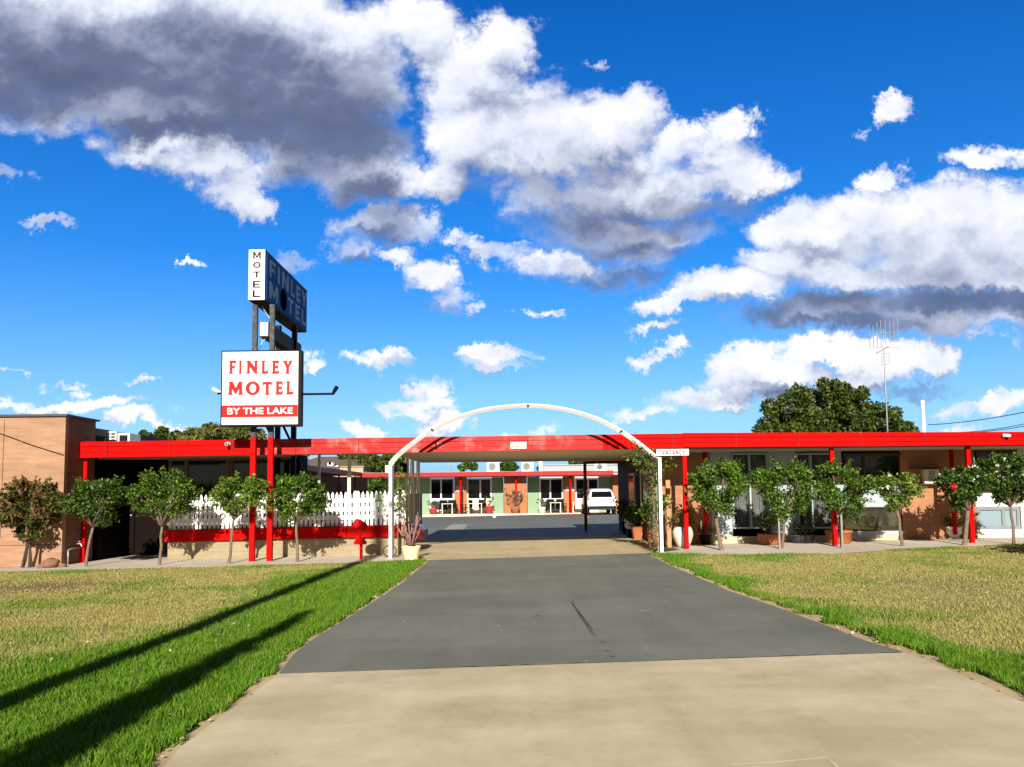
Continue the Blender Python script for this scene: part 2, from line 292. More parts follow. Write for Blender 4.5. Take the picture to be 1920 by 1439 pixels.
# ------------------------------------------------------------------ object helpers
ORG = {}
def setp(o, label=None, cat=None, group=None, kind=None):
    if label: o['label'] = label
    if cat: o['category'] = cat
    if group: o['group'] = group
    if kind: o['kind'] = kind
    return o
def thing(name, label, cat, loc, group=None):
    o = bpy.data.objects.new(name, None); COL.objects.link(o); o.location = loc; o.empty_display_size = .2
    ORG[o.as_pointer()] = Vector(loc); return setp(o, label, cat, group)
def link_mesh(name, me, m, parent=None, smooth_=False):
    o = bpy.data.objects.new(name, me); COL.objects.link(o)
    for q in (m if isinstance(m, (list, tuple)) else [m]): me.materials.append(q)
    if parent is not None:
        org = ORG[parent.as_pointer()]; me.transform(Matrix.Translation(-org)); o.parent = parent
        ORG[o.as_pointer()] = org
    if smooth_:
        me.polygons.foreach_set('use_smooth', [True] * len(me.polygons))
    return o
def part(name, bm, m, parent=None, label=None, smooth_=False, kind=None):
    bmesh.ops.recalc_face_normals(bm, faces=bm.faces)
    me = bpy.data.meshes.new(name); bm.to_mesh(me); bm.free()
    o = link_mesh(name, me, m, parent, smooth_)
    if label: o['label'] = label
    if kind: o['kind'] = kind
    return o
def solo(name, bm, m, label, cat, loc, group=None, smooth_=False):
    bmesh.ops.recalc_face_normals(bm, faces=bm.faces)
    me = bpy.data.meshes.new(name); bm.to_mesh(me); bm.free(); me.transform(Matrix.Translation(-Vector(loc)))
    o = link_mesh(name, me, m, None, smooth_); o.location = loc; ORG[o.as_pointer()] = Vector(loc)
    return setp(o, label, cat, group)
def B(): return bmesh.new()
def box(bm, x0, x1, y0, y1, z0, z1, bev=0.0, rot=None, piv=None):
    r = bmesh.ops.create_cube(bm, size=1); vs = r['verts']
    for v in vs:
        v.co = Vector(((x0 + x1) / 2 + v.co.x * (x1 - x0), (y0 + y1) / 2 + v.co.y * (y1 - y0), (z0 + z1) / 2 + v.co.z * (z1 - z0)))
    if bev:
        es = list({e for v in vs for e in v.link_edges})
        rb = bmesh.ops.bevel(bm, geom=es, offset=bev, segments=2, affect='EDGES'); vs = list({v for f in rb['faces'] for v in f.verts} | {v for v in vs if v.is_valid})
    if rot is not None:
        bmesh.ops.rotate(bm, verts=[v for v in vs if v.is_valid], cent=piv or ((x0 + x1) / 2, (y0 + y1) / 2, (z0 + z1) / 2), matrix=rot)
    return vs
def tube(bm, pts, rad, n=8, cap=True):
    pts = [Vector(p) for p in pts]; k = len(pts)
    rads = rad if isinstance(rad, (list, tuple)) else [rad] * k
    rings = []; prev = None
    for i, p in enumerate(pts):
        t = (pts[min(i + 1, k - 1)] - pts[max(i - 1, 0)]).normalized()
        if prev is None:
            a = t.cross(Vector((0, 0, 1)));
            if a.length < .05: a = t.cross(Vector((1, 0, 0)))
            a.normalize()
        else:
            a = (prev - t * prev.dot(t)).normalized()
        prev = a; b = t.cross(a)
        rings.append([bm.verts.new(p + (a * math.cos(2 * math.pi * j / n) + b * math.sin(2 * math.pi * j / n)) * rads[i]) for j in range(n)])
    for i in range(k - 1):
        for j in range(n):
            bm.faces.new((rings[i][j], rings[i][(j + 1) % n], rings[i + 1][(j + 1) % n], rings[i + 1][j]))
    if cap:
        bm.faces.new(rings[0][::-1]); bm.faces.new(rings[-1])
def lathe(bm, prof, c, n=24, sq=0):
    """prof: list of (radius, z) ; sq>0 makes it a rounded square"""
    rings = []
    for (r, z) in prof:
        ring = []
        for j in range(n):
            a = 2 * math.pi * (j + .5) / n; ca, sa = math.cos(a), math.sin(a)
            if sq:
                q = (abs(ca) ** sq + abs(sa) ** sq) ** (-1 / sq)
            else: q = 1
            ring.append(bm.verts.new((c[0] + r * ca * q, c[1] + r * sa * q, c[2] + z)))
        rings.append(ring)
    for i in range(len(rings) - 1):
        for j in range(n):
            bm.faces.new((rings[i][j], rings[i][(j + 1) % n], rings[i + 1][(j + 1) % n], rings[i + 1][j]))
    bm.faces.new(rings[0][::-1]); bm.faces.new(rings[-1])
def prism(bm, pts, y0, y1):
    """pts: (x,z) outline extruded from y0 to y1"""
    a = [bm.verts.new((x, y0, z)) for x, z in pts]; b = [bm.verts.new((x, y1, z)) for x, z in pts]
    bm.faces.new(a); bm.faces.new(b[::-1]); n = len(pts)
    for i in range(n): bm.faces.new((a[i], a[(i + 1) % n], b[(i + 1) % n], b[i]))
def prism_x(bm, pts, x0, x1):
    a = [bm.verts.new((x0, y, z)) for y, z in pts]; b = [bm.verts.new((x1, y, z)) for y, z in pts]
    bm.faces.new(a); bm.faces.new(b[::-1]); n = len(pts)
    for i in range(n): bm.faces.new((a[i], a[(i + 1) % n], b[(i + 1) % n], b[i]))
def slope(bm):
    for v in bm.verts: v.co.z += gz(v.co.x, 0)
    return bm
def pxbox(bm, px0, py0, px1, py1, Y, d, bev=0):
    """box whose front face at depth Y spans the photo rectangle; d metres deep"""
    a = W(px0, (py0 + py1) / 2, Y); b = W(px1, (py0 + py1) / 2, Y); t = W((px0 + px1) / 2, py0, Y); u = W((px0 + px1) / 2, py1, Y)
    return box(bm, a.x, b.x, Y, Y + d, u.z, t.z, bev)
def sheet(px_pts, dz, name, m, kind='structure', skirt=0):
    bm = B(); vs = []
    for p in px_pts:
        v = p if isinstance(p, Vector) else G(*p)
        vs.append(bm.verts.new((v.x, v.y, gz(v.x, v.y) + dz)))
    f = bm.faces.new(vs)
    if skirt:
        r = bmesh.ops.extrude_face_region(bm, geom=[f]); 
        for v in [g for g in r['geom'] if isinstance(g, bmesh.types.BMVert)]: v.co.z -= skirt
    bmesh.ops.triangulate(bm, faces=[f for f in bm.faces if len(f.verts) > 4])
    me = bpy.data.meshes.new(name); bmesh.ops.recalc_face_normals(bm, faces=bm.faces)
    up_ = [f for f in bm.faces if abs(f.normal.z) > .9]
    if not skirt:
        for f in bm.faces:
            if f.normal.z < 0: f.normal_flip()
    bm.to_mesh(me); bm.free(); o = link_mesh(name, me, m)
    o['kind'] = kind; return o
def V(x, y): return Vector((x, y, 0))

# text
def text_mesh(name, s, m, parent, corner, w, h, ux=Vector((1, 0, 0)), depth=.006, bold=0.0, uz=Vector((0, 0, 1))):
    cu = bpy.data.curves.new(name, 'FONT'); cu.body = s; cu.extrude = .5; cu.offset = bold
    o = bpy.data.objects.new(name, cu); COL.objects.link(o); bpy.context.view_layer.update()
    me = bpy.data.meshes.new_from_object(o, depsgraph=bpy.context.evaluated_depsgraph_get()); bpy.data.objects.remove(o)
    fit(me, corner, w, h, ux, uz, depth)
    return link_mesh(name, me, m, parent)
def fit(me, corner, w, h, ux, uz, depth):
    co = np.array([v.co[:] for v in me.vertices]); mn = co.min(0); mx = co.max(0)
    nn = ux.cross(uz)       # points towards the viewer's back; text front faces -nn... (viewer looks along nn)
    nn = uz.cross(ux)
    for v in me.vertices:
        a = (v.co.x - mn[0]) / (mx[0] - mn[0]) * w; b = (v.co.y - mn[1]) / (mx[1] - mn[1]) * h; c = (v.co.z - mn[2]) / (mx[2] - mn[2]) * depth
        v.co = Vector(corner) + ux * a + uz * b - nn * c
def glyph_mesh(name, outlines, m, parent, corner, w, h, depth=.008, ux=Vector((1, 0, 0)), bold=0.0):
    cu = bpy.data.curves.new(name, 'CURVE'); cu.dimensions = '2D'; cu.fill_mode = 'BOTH'; cu.extrude = .5; cu.offset = bold
    for pts in outlines:
        sp_ = cu.splines.new('POLY'); sp_.points.add(len(pts) - 1); sp_.use_cyclic_u = True
        for q, (x, y) in zip(sp_.points, pts): q.co = (x, y, 0, 1)
    o = bpy.data.objects.new(name, cu); COL.objects.link(o); bpy.context.view_layer.update()
    me = bpy.data.meshes.new_from_object(o, depsgraph=bpy.context.evaluated_depsgraph_get()); bpy.data.objects.remove(o)
    fit(me, corner, w, h, ux, Vector((0, 0, 1)), depth)
    return link_mesh(name, me, m, parent)
GL = {
 'F': [[(0,0),(.52,0),(.42,.08),(.42,.44),(.74,.46),(.80,.38),(.80,.64),(.74,.57),(.42,.56),(.42,.87),(.85,.87),(1,.78),(.98,1),(0,1),(.1,.92),(.1,.08)]],
 'I': [[(0,0),(1,0),(.82,.1),(.82,.9),(1,1),(0,1),(.18,.9),(.18,.1)]],
 'N': [[(0,0),(.30,0),(.24,.1),(.24,.62),(.80,-.02),(.93,-.02),(.93,.9),(1,1),(.70,1),(.78,.9),(.78,.40),(.26,1),(0,1),(.09,.9),(.09,.1)]],
 'L': [[(0,0),(.96,0),(1,.26),(.86,.14),(.42,.13),(.42,.92),(.54,1),(0,1),(.1,.92),(.1,.08)]],
 'E': [[(0,0),(.95,0),(1,.24),(.86,.14),(.42,.13),(.42,.45),(.76,.45),(.84,.37),(.84,.65),(.76,.57),(.42,.57),(.42,.87),(.84,.86),(.98,.77),(.94,1),(0,1),(.1,.92),(.1,.08)]],
 'Y': [[(.30,0),(.70,0),(.62,.1),(.62,.45),(.92,.92),(1,1),(.68,1),(.72,.92),(.54,.62),(.36,.92),(.40,1),(0,1),(.1,.92),(.38,.45),(.38,.1)]],
 'M': [[(0,0),(.24,0),(.19,.1),(.21,.60),(.48,.08),(.52,.08),(.79,.62),(.80,.1),(.74,0),(1,0),(.97,.1),(.93,.92),(.98,1),(.76,1),(.51,.42),(.26,1),(.02,1),(.07,.92),(.03,.1)]],
 'O': [[(.5 + .5 * math.cos(a), .5 + .5 * math.sin(a)) for a in [i * math.pi / 16 for i in range(32)]], [(.5 + .29 * math.cos(a), .5 + .385 * math.sin(a)) for a in [i * math.pi / 16 for i in range(32)]]],
 'T': [[(.30,0),(.72,0),(.64,.1),(.64,.87),(.90,.86),(1,.76),(.98,1.02),(.9,1),(.1,1),(.02,1.02),(0,.76),(.12,.86),(.38,.87),(.38,.1)]],
}

BK = {
 'M': [[(0,0),(.22,0),(.22,.62),(.42,.15),(.58,.15),(.78,.62),(.78,0),(1,0),(1,1),(.76,1),(.5,.42),(.24,1),(0,1)]],
 'O': [[(.5 + .5 * math.cos(a), .5 + .5 * math.sin(a)) for a in [i * math.pi / 12 for i in range(24)]], [(.5 + .27 * math.cos(a), .5 + .30 * math.sin(a)) for a in [i * math.pi / 12 for i in range(24)]]],
 'T': [[(.38,0),(.62,0),(.62,.80),(1,.80),(1,1),(0,1),(0,.80),(.38,.80)]],
 'E': [[(0,0),(1,0),(1,.2),(.27,.2),(.27,.41),(.88,.41),(.88,.60),(.27,.60),(.27,.80),(1,.80),(1,1),(0,1)]],
 'L': [[(0,0),(1,0),(1,.2),(.28,.2),(.28,1),(0,1)]],
 'F': [[(0,0),(.27,0),(.27,.40),(.88,.40),(.88,.60),(.27,.60),(.27,.80),(1,.80),(1,1),(0,1)]],
 'I': [[(0,0),(1,0),(1,1),(0,1)]],
 'N': [[(0,0),(.24,0),(.24,.62),(.74,0),(1,0),(1,1),(.76,1),(.76,.38),(.26,1),(0,1)]],
 'Y': [[(.38,0),(.62,0),(.62,.40),(1,1),(.74,1),(.5,.60),(.26,1),(0,1),(.38,.40)]],
 'V': [[(.37,0),(.63,0),(1,1),(.75,1),(.5,.3),(.25,1),(0,1)]],
 'A': [[(0,0),(.24,0),(.31,.2),(.69,.2),(.76,0),(1,0),(.63,1),(.37,1)],[(.37,.38),(.63,.38),(.5,.75)]],
 'C': [[(1,.28),(.78,.34),(.66,.20),(.45,.18),(.28,.34),(.25,.5),(.28,.66),(.45,.82),(.66,.80),(.78,.66),(1,.72),(.82,.95),(.5,1),(.15,.88),(0,.5),(.15,.12),(.5,0),(.82,.05)]],
}

# ------------------------------------------------------------------ foliage helpers
def leaf_mesh(name, C, size, flat=0.0, aspect=1.7, up_bias=None):
    """C: (n,3) leaf centres -> folded diamond leaves"""
    n = len(C); a = rng.normal(size=(n, 3)); 
    if up_bias is not None: a = a + up_bias
    a /= np.linalg.norm(a, axis=1)[:, None]
    b = rng.normal(size=(n, 3)); b -= (b * a).sum(1)[:, None] * a; b /= np.linalg.norm(b, axis=1)[:, None]
    c = np.cross(a, b)
    s = size * rng.uniform(.6, 1.35, n)[:, None]
    v = np.empty((n, 4, 3))
    v[:, 0] = C - b * s * .5 * aspect; v[:, 1] = C + c * s * .5 + a * s * .12; v[:, 2] = C + b * s * .5 * aspect; v[:, 3] = C - c * s * .5 + a * s * .12
    me = bpy.data.meshes.new(name); me.vertices.add(n * 4); me.vertices.foreach_set('co', v.reshape(-1))
    me.loops.add(n * 4); me.loops.foreach_set('vertex_index', np.arange(n * 4, dtype=np.int32))
    me.polygons.add(n); me.polygons.foreach_set('loop_start', np.arange(0, n * 4, 4, dtype=np.int32)); me.polygons.foreach_set('loop_total', np.full(n, 4, dtype=np.int32))
    me.update(); me.validate(); return me
def crown_pts(blobs, n, shell=.55):
    """blobs: list (x,y,z,r) or (x,y,z,rx,ry,rz)"""
    bl = np.array([(b if len(b) == 6 else (b[0], b[1], b[2], b[3], b[3], b[3])) for b in blobs], float)
    w = (bl[:, 3] * bl[:, 4] + bl[:, 3] * bl[:, 5] + bl[:, 4] * bl[:, 5]); w /= w.sum()
    k = rng.choice(len(bl), n, p=w); d = rng.normal(size=(n, 3)); d /= np.linalg.norm(d, axis=1)[:, None]
    r = rng.uniform(shell, 1.08, n) ** .8
    # lumpy radius
    lump = 1 + .16 * np.sin(d[:, 0] * 9 + k * 2.1) * np.sin(d[:, 1] * 8 + k) + .14 * np.sin(d[:, 2] * 11 + k * 1.7)
    return bl[k, :3] + d * (r * lump)[:, None] * bl[k, 3:6]
def limb(bm, p0, p1, r0, r1, bend=.08, seg=4, n=6):
    p0 = Vector(p0); p1 = Vector(p1); L_ = (p1 - p0).length
    off = Vector((random.uniform(-1, 1), random.uniform(-1, 1), random.uniform(-.3, .3))) * L_ * bend
    pts = [p0.lerp(p1, i / seg) + off * math.sin(math.pi * i / seg) for i in range(seg + 1)]
    tube(bm, pts, [r0 + (r1 - r0) * i / seg for i in range(seg + 1)], n)
    return pts
def standard_tree(label, base_px, top_px, crown, mat_, nleaf, Y=None, blobs=None, trunk_r=.037, multi=1, leaf=.046, flowers=0, red_flower=False, bark=None, group='small clipped trees in front of the motel'):
    """crown = photo box (x0,y0,x1,y1)"""
    base = G(*base_px); Y = base.y if Y is None else Y
    if Y != base.y:
        base = W(base_px[0], base_px[1], Y); base.z = gz(base.x)
    x0, y0, x1, y1 = crown; c = W((x0 + x1) / 2, (y0 + y1) / 2, Y); wx = (W(x1, y0, Y) - W(x0, y0, Y)).x / 2; hz = (W(x0, y0, Y) - W(x0, y1, Y)).z / 2
    t = thing('standard_tree', label, 'tree', base, group)
    fork = W(*top_px, Y); fork.y = Y + random.uniform(-.1, .1)
    bm = B(); bk = bark or BARK
    for k in range(multi):
        o = Vector((random.uniform(-.22, .22), random.uniform(-.1, .1), 0)) if multi > 1 else Vector((0, 0, 0))
        b0 = base + o - Vector((0, 0, .06)); m1 = base.lerp(fork, .5) + o * .4 + Vector((random.uniform(-.05, .05), random.uniform(-.04, .04), 0))
        m0 = b0.lerp(m1, .4) + Vector((random.uniform(-.02, .02), 0, 0))
        f2 = fork + o * .5
        tube(bm, [b0, b0 + Vector((0, 0, .09)), m0, m1, m1.lerp(f2, .5) + Vector((random.uniform(-.03, .03), 0, 0)), f2], [trunk_r * 1.45, trunk_r * 1.12, trunk_r, trunk_r * .92, trunk_r * .9, trunk_r * .8], 9)
    part('trunk', bm, bk, t, smooth_=True)
    cl = []
    for i in range(17):
        zz = random.uniform(-.82, .80); prof = np.interp(zz, [-1, -.5, .1, .6, 1], [.25, .62, .98, .95, .55]); q = random.choice((-1, 1)) * random.uniform(.15, 1) ** .6 * prof * .78
        cl.append((c.x + wx * q, Y + wx * .6 * prof * random.uniform(-1, 1), c.z + hz * zz, wx * random.uniform(.17, .36) * random.uniform(.85, 1.1), wx * random.uniform(.22, .34), hz * random.uniform(.16, .34)))
    for sgn in (-1, 1):
        cl.append((c.x + sgn * wx * random.uniform(.5, .68), Y, c.z + hz * random.uniform(-.05, .35), wx * .34)); cl.append((c.x + sgn * wx * .25, Y - .1, c.z - hz * random.uniform(.1, .3), wx * .33)); cl.append((c.x + sgn * wx * .35, Y, c.z + hz * .45, wx * .36))
    bm = B()
    for (x, y, z, r, *_q) in cl:
        pts = limb(bm, fork, (x, y, z), trunk_r * .5, trunk_r * .13, .12)
        for _ in range(4):
            s_ = pts[random.randint(2, 4)]; limb(bm, s_, (x + random.uniform(-r, r), y + random.uniform(-r, r), z + random.uniform(-r, r)), trunk_r * .18, trunk_r * .06, .15, 3, 4)
    part('branches', bm, bk, t, smooth_=True)
    C = crown_pts(cl, int(nleaf * 1.25), .35)
    sh_ = []
    for _ in range(26):      # young shoots standing out of the crown
        a = random.uniform(0, 2 * math.pi); el_ = random.uniform(-.5, 1.3); d_ = np.array([math.cos(a) * math.cos(el_) * wx, math.sin(a) * math.cos(el_) * wx * .85, math.sin(el_) * hz]); L2 = random.uniform(1.02, 1.24)
        for q in np.arange(.72, L2, .035):
            sh_ += [np.array(c) + d_ * q + rng.normal(size=3) * .028 for _k in range(3)]
    C = np.concatenate([C, np.array(sh_)])
    link_mesh('crown', leaf_mesh('crown', C, leaf), mat_, t)
    if flowers:
        top = C[rng.choice(len(C), flowers * 3)]; top = top[top[:, 2] > c.z + hz * .05][:flowers]
        top = top + np.array([0, -.06, .03])
        FC = np.repeat(top, 14, axis=0) + rng.normal(size=(len(top) * 14, 3)) * .024
        link_mesh('blossom', leaf_mesh('blossom', FC, .045, aspect=1.1), PETAL, t)
    if red_flower:
        p = np.array(W(1788, 912, Y - .5)); FC = np.repeat(p[None], 40, 0) + rng.normal(size=(40, 3)) * .035
        o = link_mesh('blossom', leaf_mesh('blossom', FC, .06, aspect=1.1), PETALR, t); o['label'] = 'single red bloom'
    return t
def big_tree(label, blobs, mat_, n, leaf, base, trunk_r=.3, name='background_tree', group='trees behind the motel', bark=None, shell=.6):
    t = thing(name, label, 'tree', base, group); bm = B()
    cx = sum(b[0] for b in blobs) / len(blobs); cy = sum(b[1] for b in blobs) / len(blobs); cz = sum(b[2] for b in blobs) / len(blobs)
    fork = Vector((cx * .5 + base[0] * .5, cy * .5 + base[1] * .5, base[2] + (cz - base[2]) * .42))
    tube(bm, [base, Vector(base).lerp(fork, .5) + Vector((.1, 0, 0)), fork], [trunk_r * 1.3, trunk_r, trunk_r * .8], 8)
    part('trunk', bm, bark or BARKD, t, smooth_=True)
    bm = B()
    for b in blobs: limb(bm, fork, (b[0], b[1], b[2]), trunk_r * .5, trunk_r * .1, .1)
    part('branches', bm, bark or BARKD, t, smooth_=True)
    sub = []
    for b in blobs:
        rr = b[3]; sub.append((b[0], b[1], b[2], rr * .66))
        for _ in range(6):
            d_ = Vector(rng.normal(size=3)).normalized() * rr * .88; q_ = rr * random.uniform(.24, .42); sub.append((b[0] + d_.x, b[1] + d_.y, b[2] + d_.z, q_))
    if len(blobs[0]) == 6: sub = blobs
    C = crown_pts(sub, n, shell)
    link_mesh('crown', leaf_mesh('crown', C, leaf, aspect=1.4), mat_, t)
    return t

# ------------------------------------------------------------------ ground
def ground_mats():
    m = bpy.data.materials.new('lawn_soil'); m.use_nodes = True; t = m.node_tree; b = t.nodes['Principled BSDF']; b.inputs['Roughness'].default_value = .95; b.inputs['Specular IOR Level'].default_value = .1
    g = N(t, 'ShaderNodeNewGeometry')
    def noise(sc, det=8, ro=.65):
        n = N(t, 'ShaderNodeTexNoise'); n.inputs['Scale'].default_value = sc; n.inputs['Detail'].default_value = det; n.inputs['Roughness'].default_value = ro; t.links.new(g.outputs['Position'], n.inputs['Vector']); return n.outputs['Fac']
    def mixc(f, a, b_):
        mx = N(t, 'ShaderNodeMix', data_type='RGBA'); t.links.new(f, mx.inputs[0])
        for i, v in ((6, a), (7, b_)):
            if isinstance(v, tuple): mx.inputs[i].default_value = v + (1,)
            else: t.links.new(v, mx.inputs[i])
        return mx.outputs[2]
    at = N(t, 'ShaderNodeAttribute', attribute_name='dry')
    dr = mth(t, 'ADD', at.outputs['Fac'], mth(t, 'MULTIPLY', mth(t, 'SUBTRACT', noise(3.0), .5), .9))
    f1 = smooth(t, dr, .15, .60)
    green = mixc(noise(30), (.018, .050, .008), (.04, .09, .015))
    straw = mixc(smooth(t, noise(24, 9, .75), .35, .65), (.22, .20, .06), (.40, .34, .15))
    c = mixc(f1, green, straw)
    so_ = N(t, 'ShaderNodeAttribute', attribute_name='soil')
    f2 = smooth(t, mth(t, 'ADD', so_.outputs['Fac'], mth(t, 'MULTIPLY', mth(t, 'SUBTRACT', noise(4), .5), .8)), .35, .8)
    c = mixc(mth(t, 'MULTIPLY', f2, .8), c, (.20, .13, .075))
    t.links.new(c, b.inputs['Base Color'])
    bp = N(t, 'ShaderNodeBump'); bp.inputs['Strength'].default_value = .9; bp.inputs['Distance'].default_value = .04; t.links.new(noise(28, 9, .7), bp.inputs['Height']); t.links.new(bp.outputs[0], b.inputs['Normal'])
    return m
def paving(name, c1, c2, speck, bump=.3, streak=False, rough=.9, crack=None, grain=180):
    m = bpy.data.materials.new(name); m.use_nodes = True; t = m.node_tree; b = t.nodes['Principled BSDF']; b.inputs['Roughness'].default_value = rough; b.inputs['Specular IOR Level'].default_value = .25
    g = N(t, 'ShaderNodeNewGeometry'); P_ = g.outputs['Position']
    def noise(sc, det=8, ro=.6, vec=None):
        n = N(t, 'ShaderNodeTexNoise'); n.inputs['Scale'].default_value = sc; n.inputs['Detail'].default_value = det; n.inputs['Roughness'].default_value = ro; t.links.new(vec or P_, n.inputs['Vector']); return n.outputs['Fac']
    big = noise(.55, 9, .62, vmth(t, 'MULTIPLY', P_, (.7, 1.3, 1)).outputs[0])
    mx = N(t, 'ShaderNodeMix', data_type='RGBA'); t.links.new(smooth(t, big, .32, .68), mx.inputs[0]); mx.inputs[6].default_value = c1 + (1,); mx.inputs[7].default_value = c2 + (1,)
    fine = mth(t, 'MULTIPLY_ADD', noise(38, 8, .8), .6, mth(t, 'MULTIPLY', noise(grain, 4, .7), .4))
    sc = N(t, 'ShaderNodeVectorMath', operation='SCALE'); t.links.new(mx.outputs[2], sc.inputs[0])
    mr = N(t, 'ShaderNodeMapRange'); mr.inputs[1].default_value = .25; mr.inputs[2].default_value = .75; mr.inputs[3].default_value = 1 - speck; mr.inputs[4].default_value = 1 + speck; t.links.new(fine, mr.inputs[0]); 
    mid = mth(t, 'MULTIPLY_ADD', noise(6, 8, .7), .34, .83)
    lane = noise(1.0, 6, .6, vmth(t, 'MULTIPLY', P_, (2.4, .28, 1)).outputs[0])
    mid = mth(t, 'MULTIPLY', mid, mth(t, 'MULTIPLY_ADD', lane, .42, .79))
    t.links.new(mth(t, 'MULTIPLY', mr.outputs[0], mid), sc.inputs['Scale'])
    # stains
    stn = smooth(t, noise(1.5, 10, .75), .54, .74)
    m2 = N(t, 'ShaderNodeMix', data_type='RGBA'); t.links.new(mth(t, 'MULTIPLY', stn, .42), m2.inputs[0]); t.links.new(sc.outputs[0], m2.inputs[6]); m2.inputs[7].default_value = (c1[0] * .55, c1[1] * .5, c1[2] * .45, 1)
    # pits
    vo = N(t, 'ShaderNodeTexVoronoi'); vo.inputs['Scale'].default_value = 7; t.links.new(P_, vo.inputs['Vector'])
    pit = mth(t, 'SUBTRACT', 1.0, smooth(t, vo.outputs['Distance'], .035, .075)); msk = smooth(t, noise(1.3, 5), .52, .60)
    m3 = N(t, 'ShaderNodeMix', data_type='RGBA'); t.links.new(mth(t, 'MULTIPLY', mth(t, 'MULTIPLY', pit, msk), .8), m3.inputs[0]); t.links.new(m2.outputs[2], m3.inputs[6]); m3.inputs[7].default_value = (c1[0] * .25, c1[1] * .22, c1[2] * .2, 1)
    t.links.new(m3.outputs[2], b.inputs['Base Color'])
    bp = N(t, 'ShaderNodeBump'); bp.inputs['Strength'].default_value = bump; bp.inputs['Distance'].default_value = .004; t.links.new(noise(120, 5, .7), bp.inputs['Height']); t.links.new(bp.outputs[0], b.inputs['Normal'])
    MATS[name] = m; return m
CONC = paving('tan_concrete', (.41, .345, .215), (.57, .495, .335), .10)
CONC2 = paving('carport_concrete', (.40, .33, .19), (.47, .39, .24), .08)
PATHM = paving('pale_path_concrete', (.46, .41, .33), (.56, .50, .42), .14, .5)
ASPH = paving('sealed_asphalt', (.135, .140, .114), (.178, .180, .148), .10, .35, rough=.75)
ASPH2 = paving('court_asphalt', (.125, .135, .128), (.155, .165, .155), .06, .2, rough=.7)
STRIP = paving('worn_strip_concrete', (.28, .28, .26), (.34, .335, .31), .06)
LINE = mat('line_paint', (.48, .49, .47), .8, .15, 6)
EARTH = paving('bare_earth', (.40, .29, .16), (.52, .40, .23), .25, .9, grain=60)

LE = [(310,1439),(333,1410),(400,1357),(450,1320),(520,1266),(550,1230),(593,1197),(640,1169),(709,1125),(757,1093),(805,1052)]
RE = [(1920,1321),(1860,1295),(1762,1250),(1695,1226),(1624,1205),(1537,1171),(1432,1132),(1369,1111),(1301,1081),(1256,1062),(1216,1041)]
LEg = [G(*p) for p in LE]; REg = [G(*p) for p in RE]
LBK = [G(-260,1078), G(0,1074), G(200,1069), G(400,1064), G(600,1059), G(740,1055), G(805,1051)]
RBK = [G(1213,1040), G(1400,1042), G(1560,1039), G(1700,1031), G(1800,1026), G(1920,1022), G(2300,1012)]
ly = np.array([p.y for p in LEg]); lx = np.array([p.x for p in LEg]); ry_ = np.array([p.y for p in REg]); rx_ = np.array([p.x for p in REg])
def left_edge(Y):
    s0 = (lx[3] - lx[0]) / (ly[3] - ly[0]); return np.where(Y < ly[0], lx[0] + (Y - ly[0]) * s0, np.interp(Y, ly, lx))
def right_edge(Y):
    s0 = (rx_[3] - rx_[0]) / (ry_[3] - ry_[0]); return np.where(Y < ry_[0], rx_[0] + (Y - ry_[0]) * s0, np.interp(Y, ry_, rx_))
lbx = np.array([p.x for p in LBK]); lby = np.array([p.y for p in LBK]); rbx = np.array([p.x for p in RBK]); rby = np.array([p.y for p in RBK])
def vnoise(x, y, s, seed=0):
    x = x * s + 100; y = y * s + 100; xi = np.floor(x).astype(int); yi = np.floor(y).astype(int); fx = x - xi; fy = y - yi
    h = lambda a, b: (np.sin(a * 127.1 + b * 311.7 + seed * 17.3) * 43758.5453) % 1.0
    fx = fx * fx * (3 - 2 * fx); fy = fy * fy * (3 - 2 * fy)
    return (h(xi, yi) * (1 - fx) + h(xi + 1, yi) * fx) * (1 - fy) + (h(xi, yi + 1) * (1 - fx) + h(xi + 1, yi + 1) * fx) * fy
def sstep(a, lo, hi):
    t = np.clip((a - lo) / (hi - lo), 0, 1); return t * t * (3 - 2 * t)
def dryness(x, y):
    d = np.where(x < 0, left_edge(y) - x, x - right_edge(y))
    fr = vnoise(x, y, .5, 1) * .5 + vnoise(x, y, 1.3, 2) * .3 + vnoise(x, y, 3.1, 3) * .2
    lim = np.where(x < 0, 1.45, .55)
    v = sstep(d + (fr - .5) * 2.0, lim * .3, lim * 2.3) * sstep(y + (fr - .5) * 5 + np.where(x < 0, d * .45 + .5, d * .5 + 1.2), 7.0, 11.5)
    back = np.where(x < 0, np.interp(x, lbx, lby), np.interp(x, rbx, rby)) - y
    v = v * np.clip((vnoise(x, y, .7, 11) * .7 + vnoise(x, y, 2.4, 12) * .3 - .14) * 2.6, .42, 1)
    v = v * (1 - .55 * sstep(1.0 - back, 0, 1) * (vnoise(x, y, .8, 5) > .4))
    return np.clip(v * (.42 + .75 * fr), 0, 1)
def soilness(x, y):
    def e(cx, cy, rx, ry): return np.exp(-(((x - cx) / rx) ** 2 + ((y - cy) / ry) ** 2))
    a = G(60, 1100); b = G(1790, 1095); c = G(1900, 1140); d = G(240, 1110)
    return np.clip(e(a.x, a.y, 2.4, 1.4) + .6 * e(b.x, b.y, 2.6, 1.4) + .5 * e(c.x, c.y, 2.2, 1.0) + .5 * e(d.x, d.y, 1.6, .8) + .75 * e(-2.3, 4.75, .42, .22), 0, 1) * (.6 + .6 * vnoise(x, y, 2.2, 9))
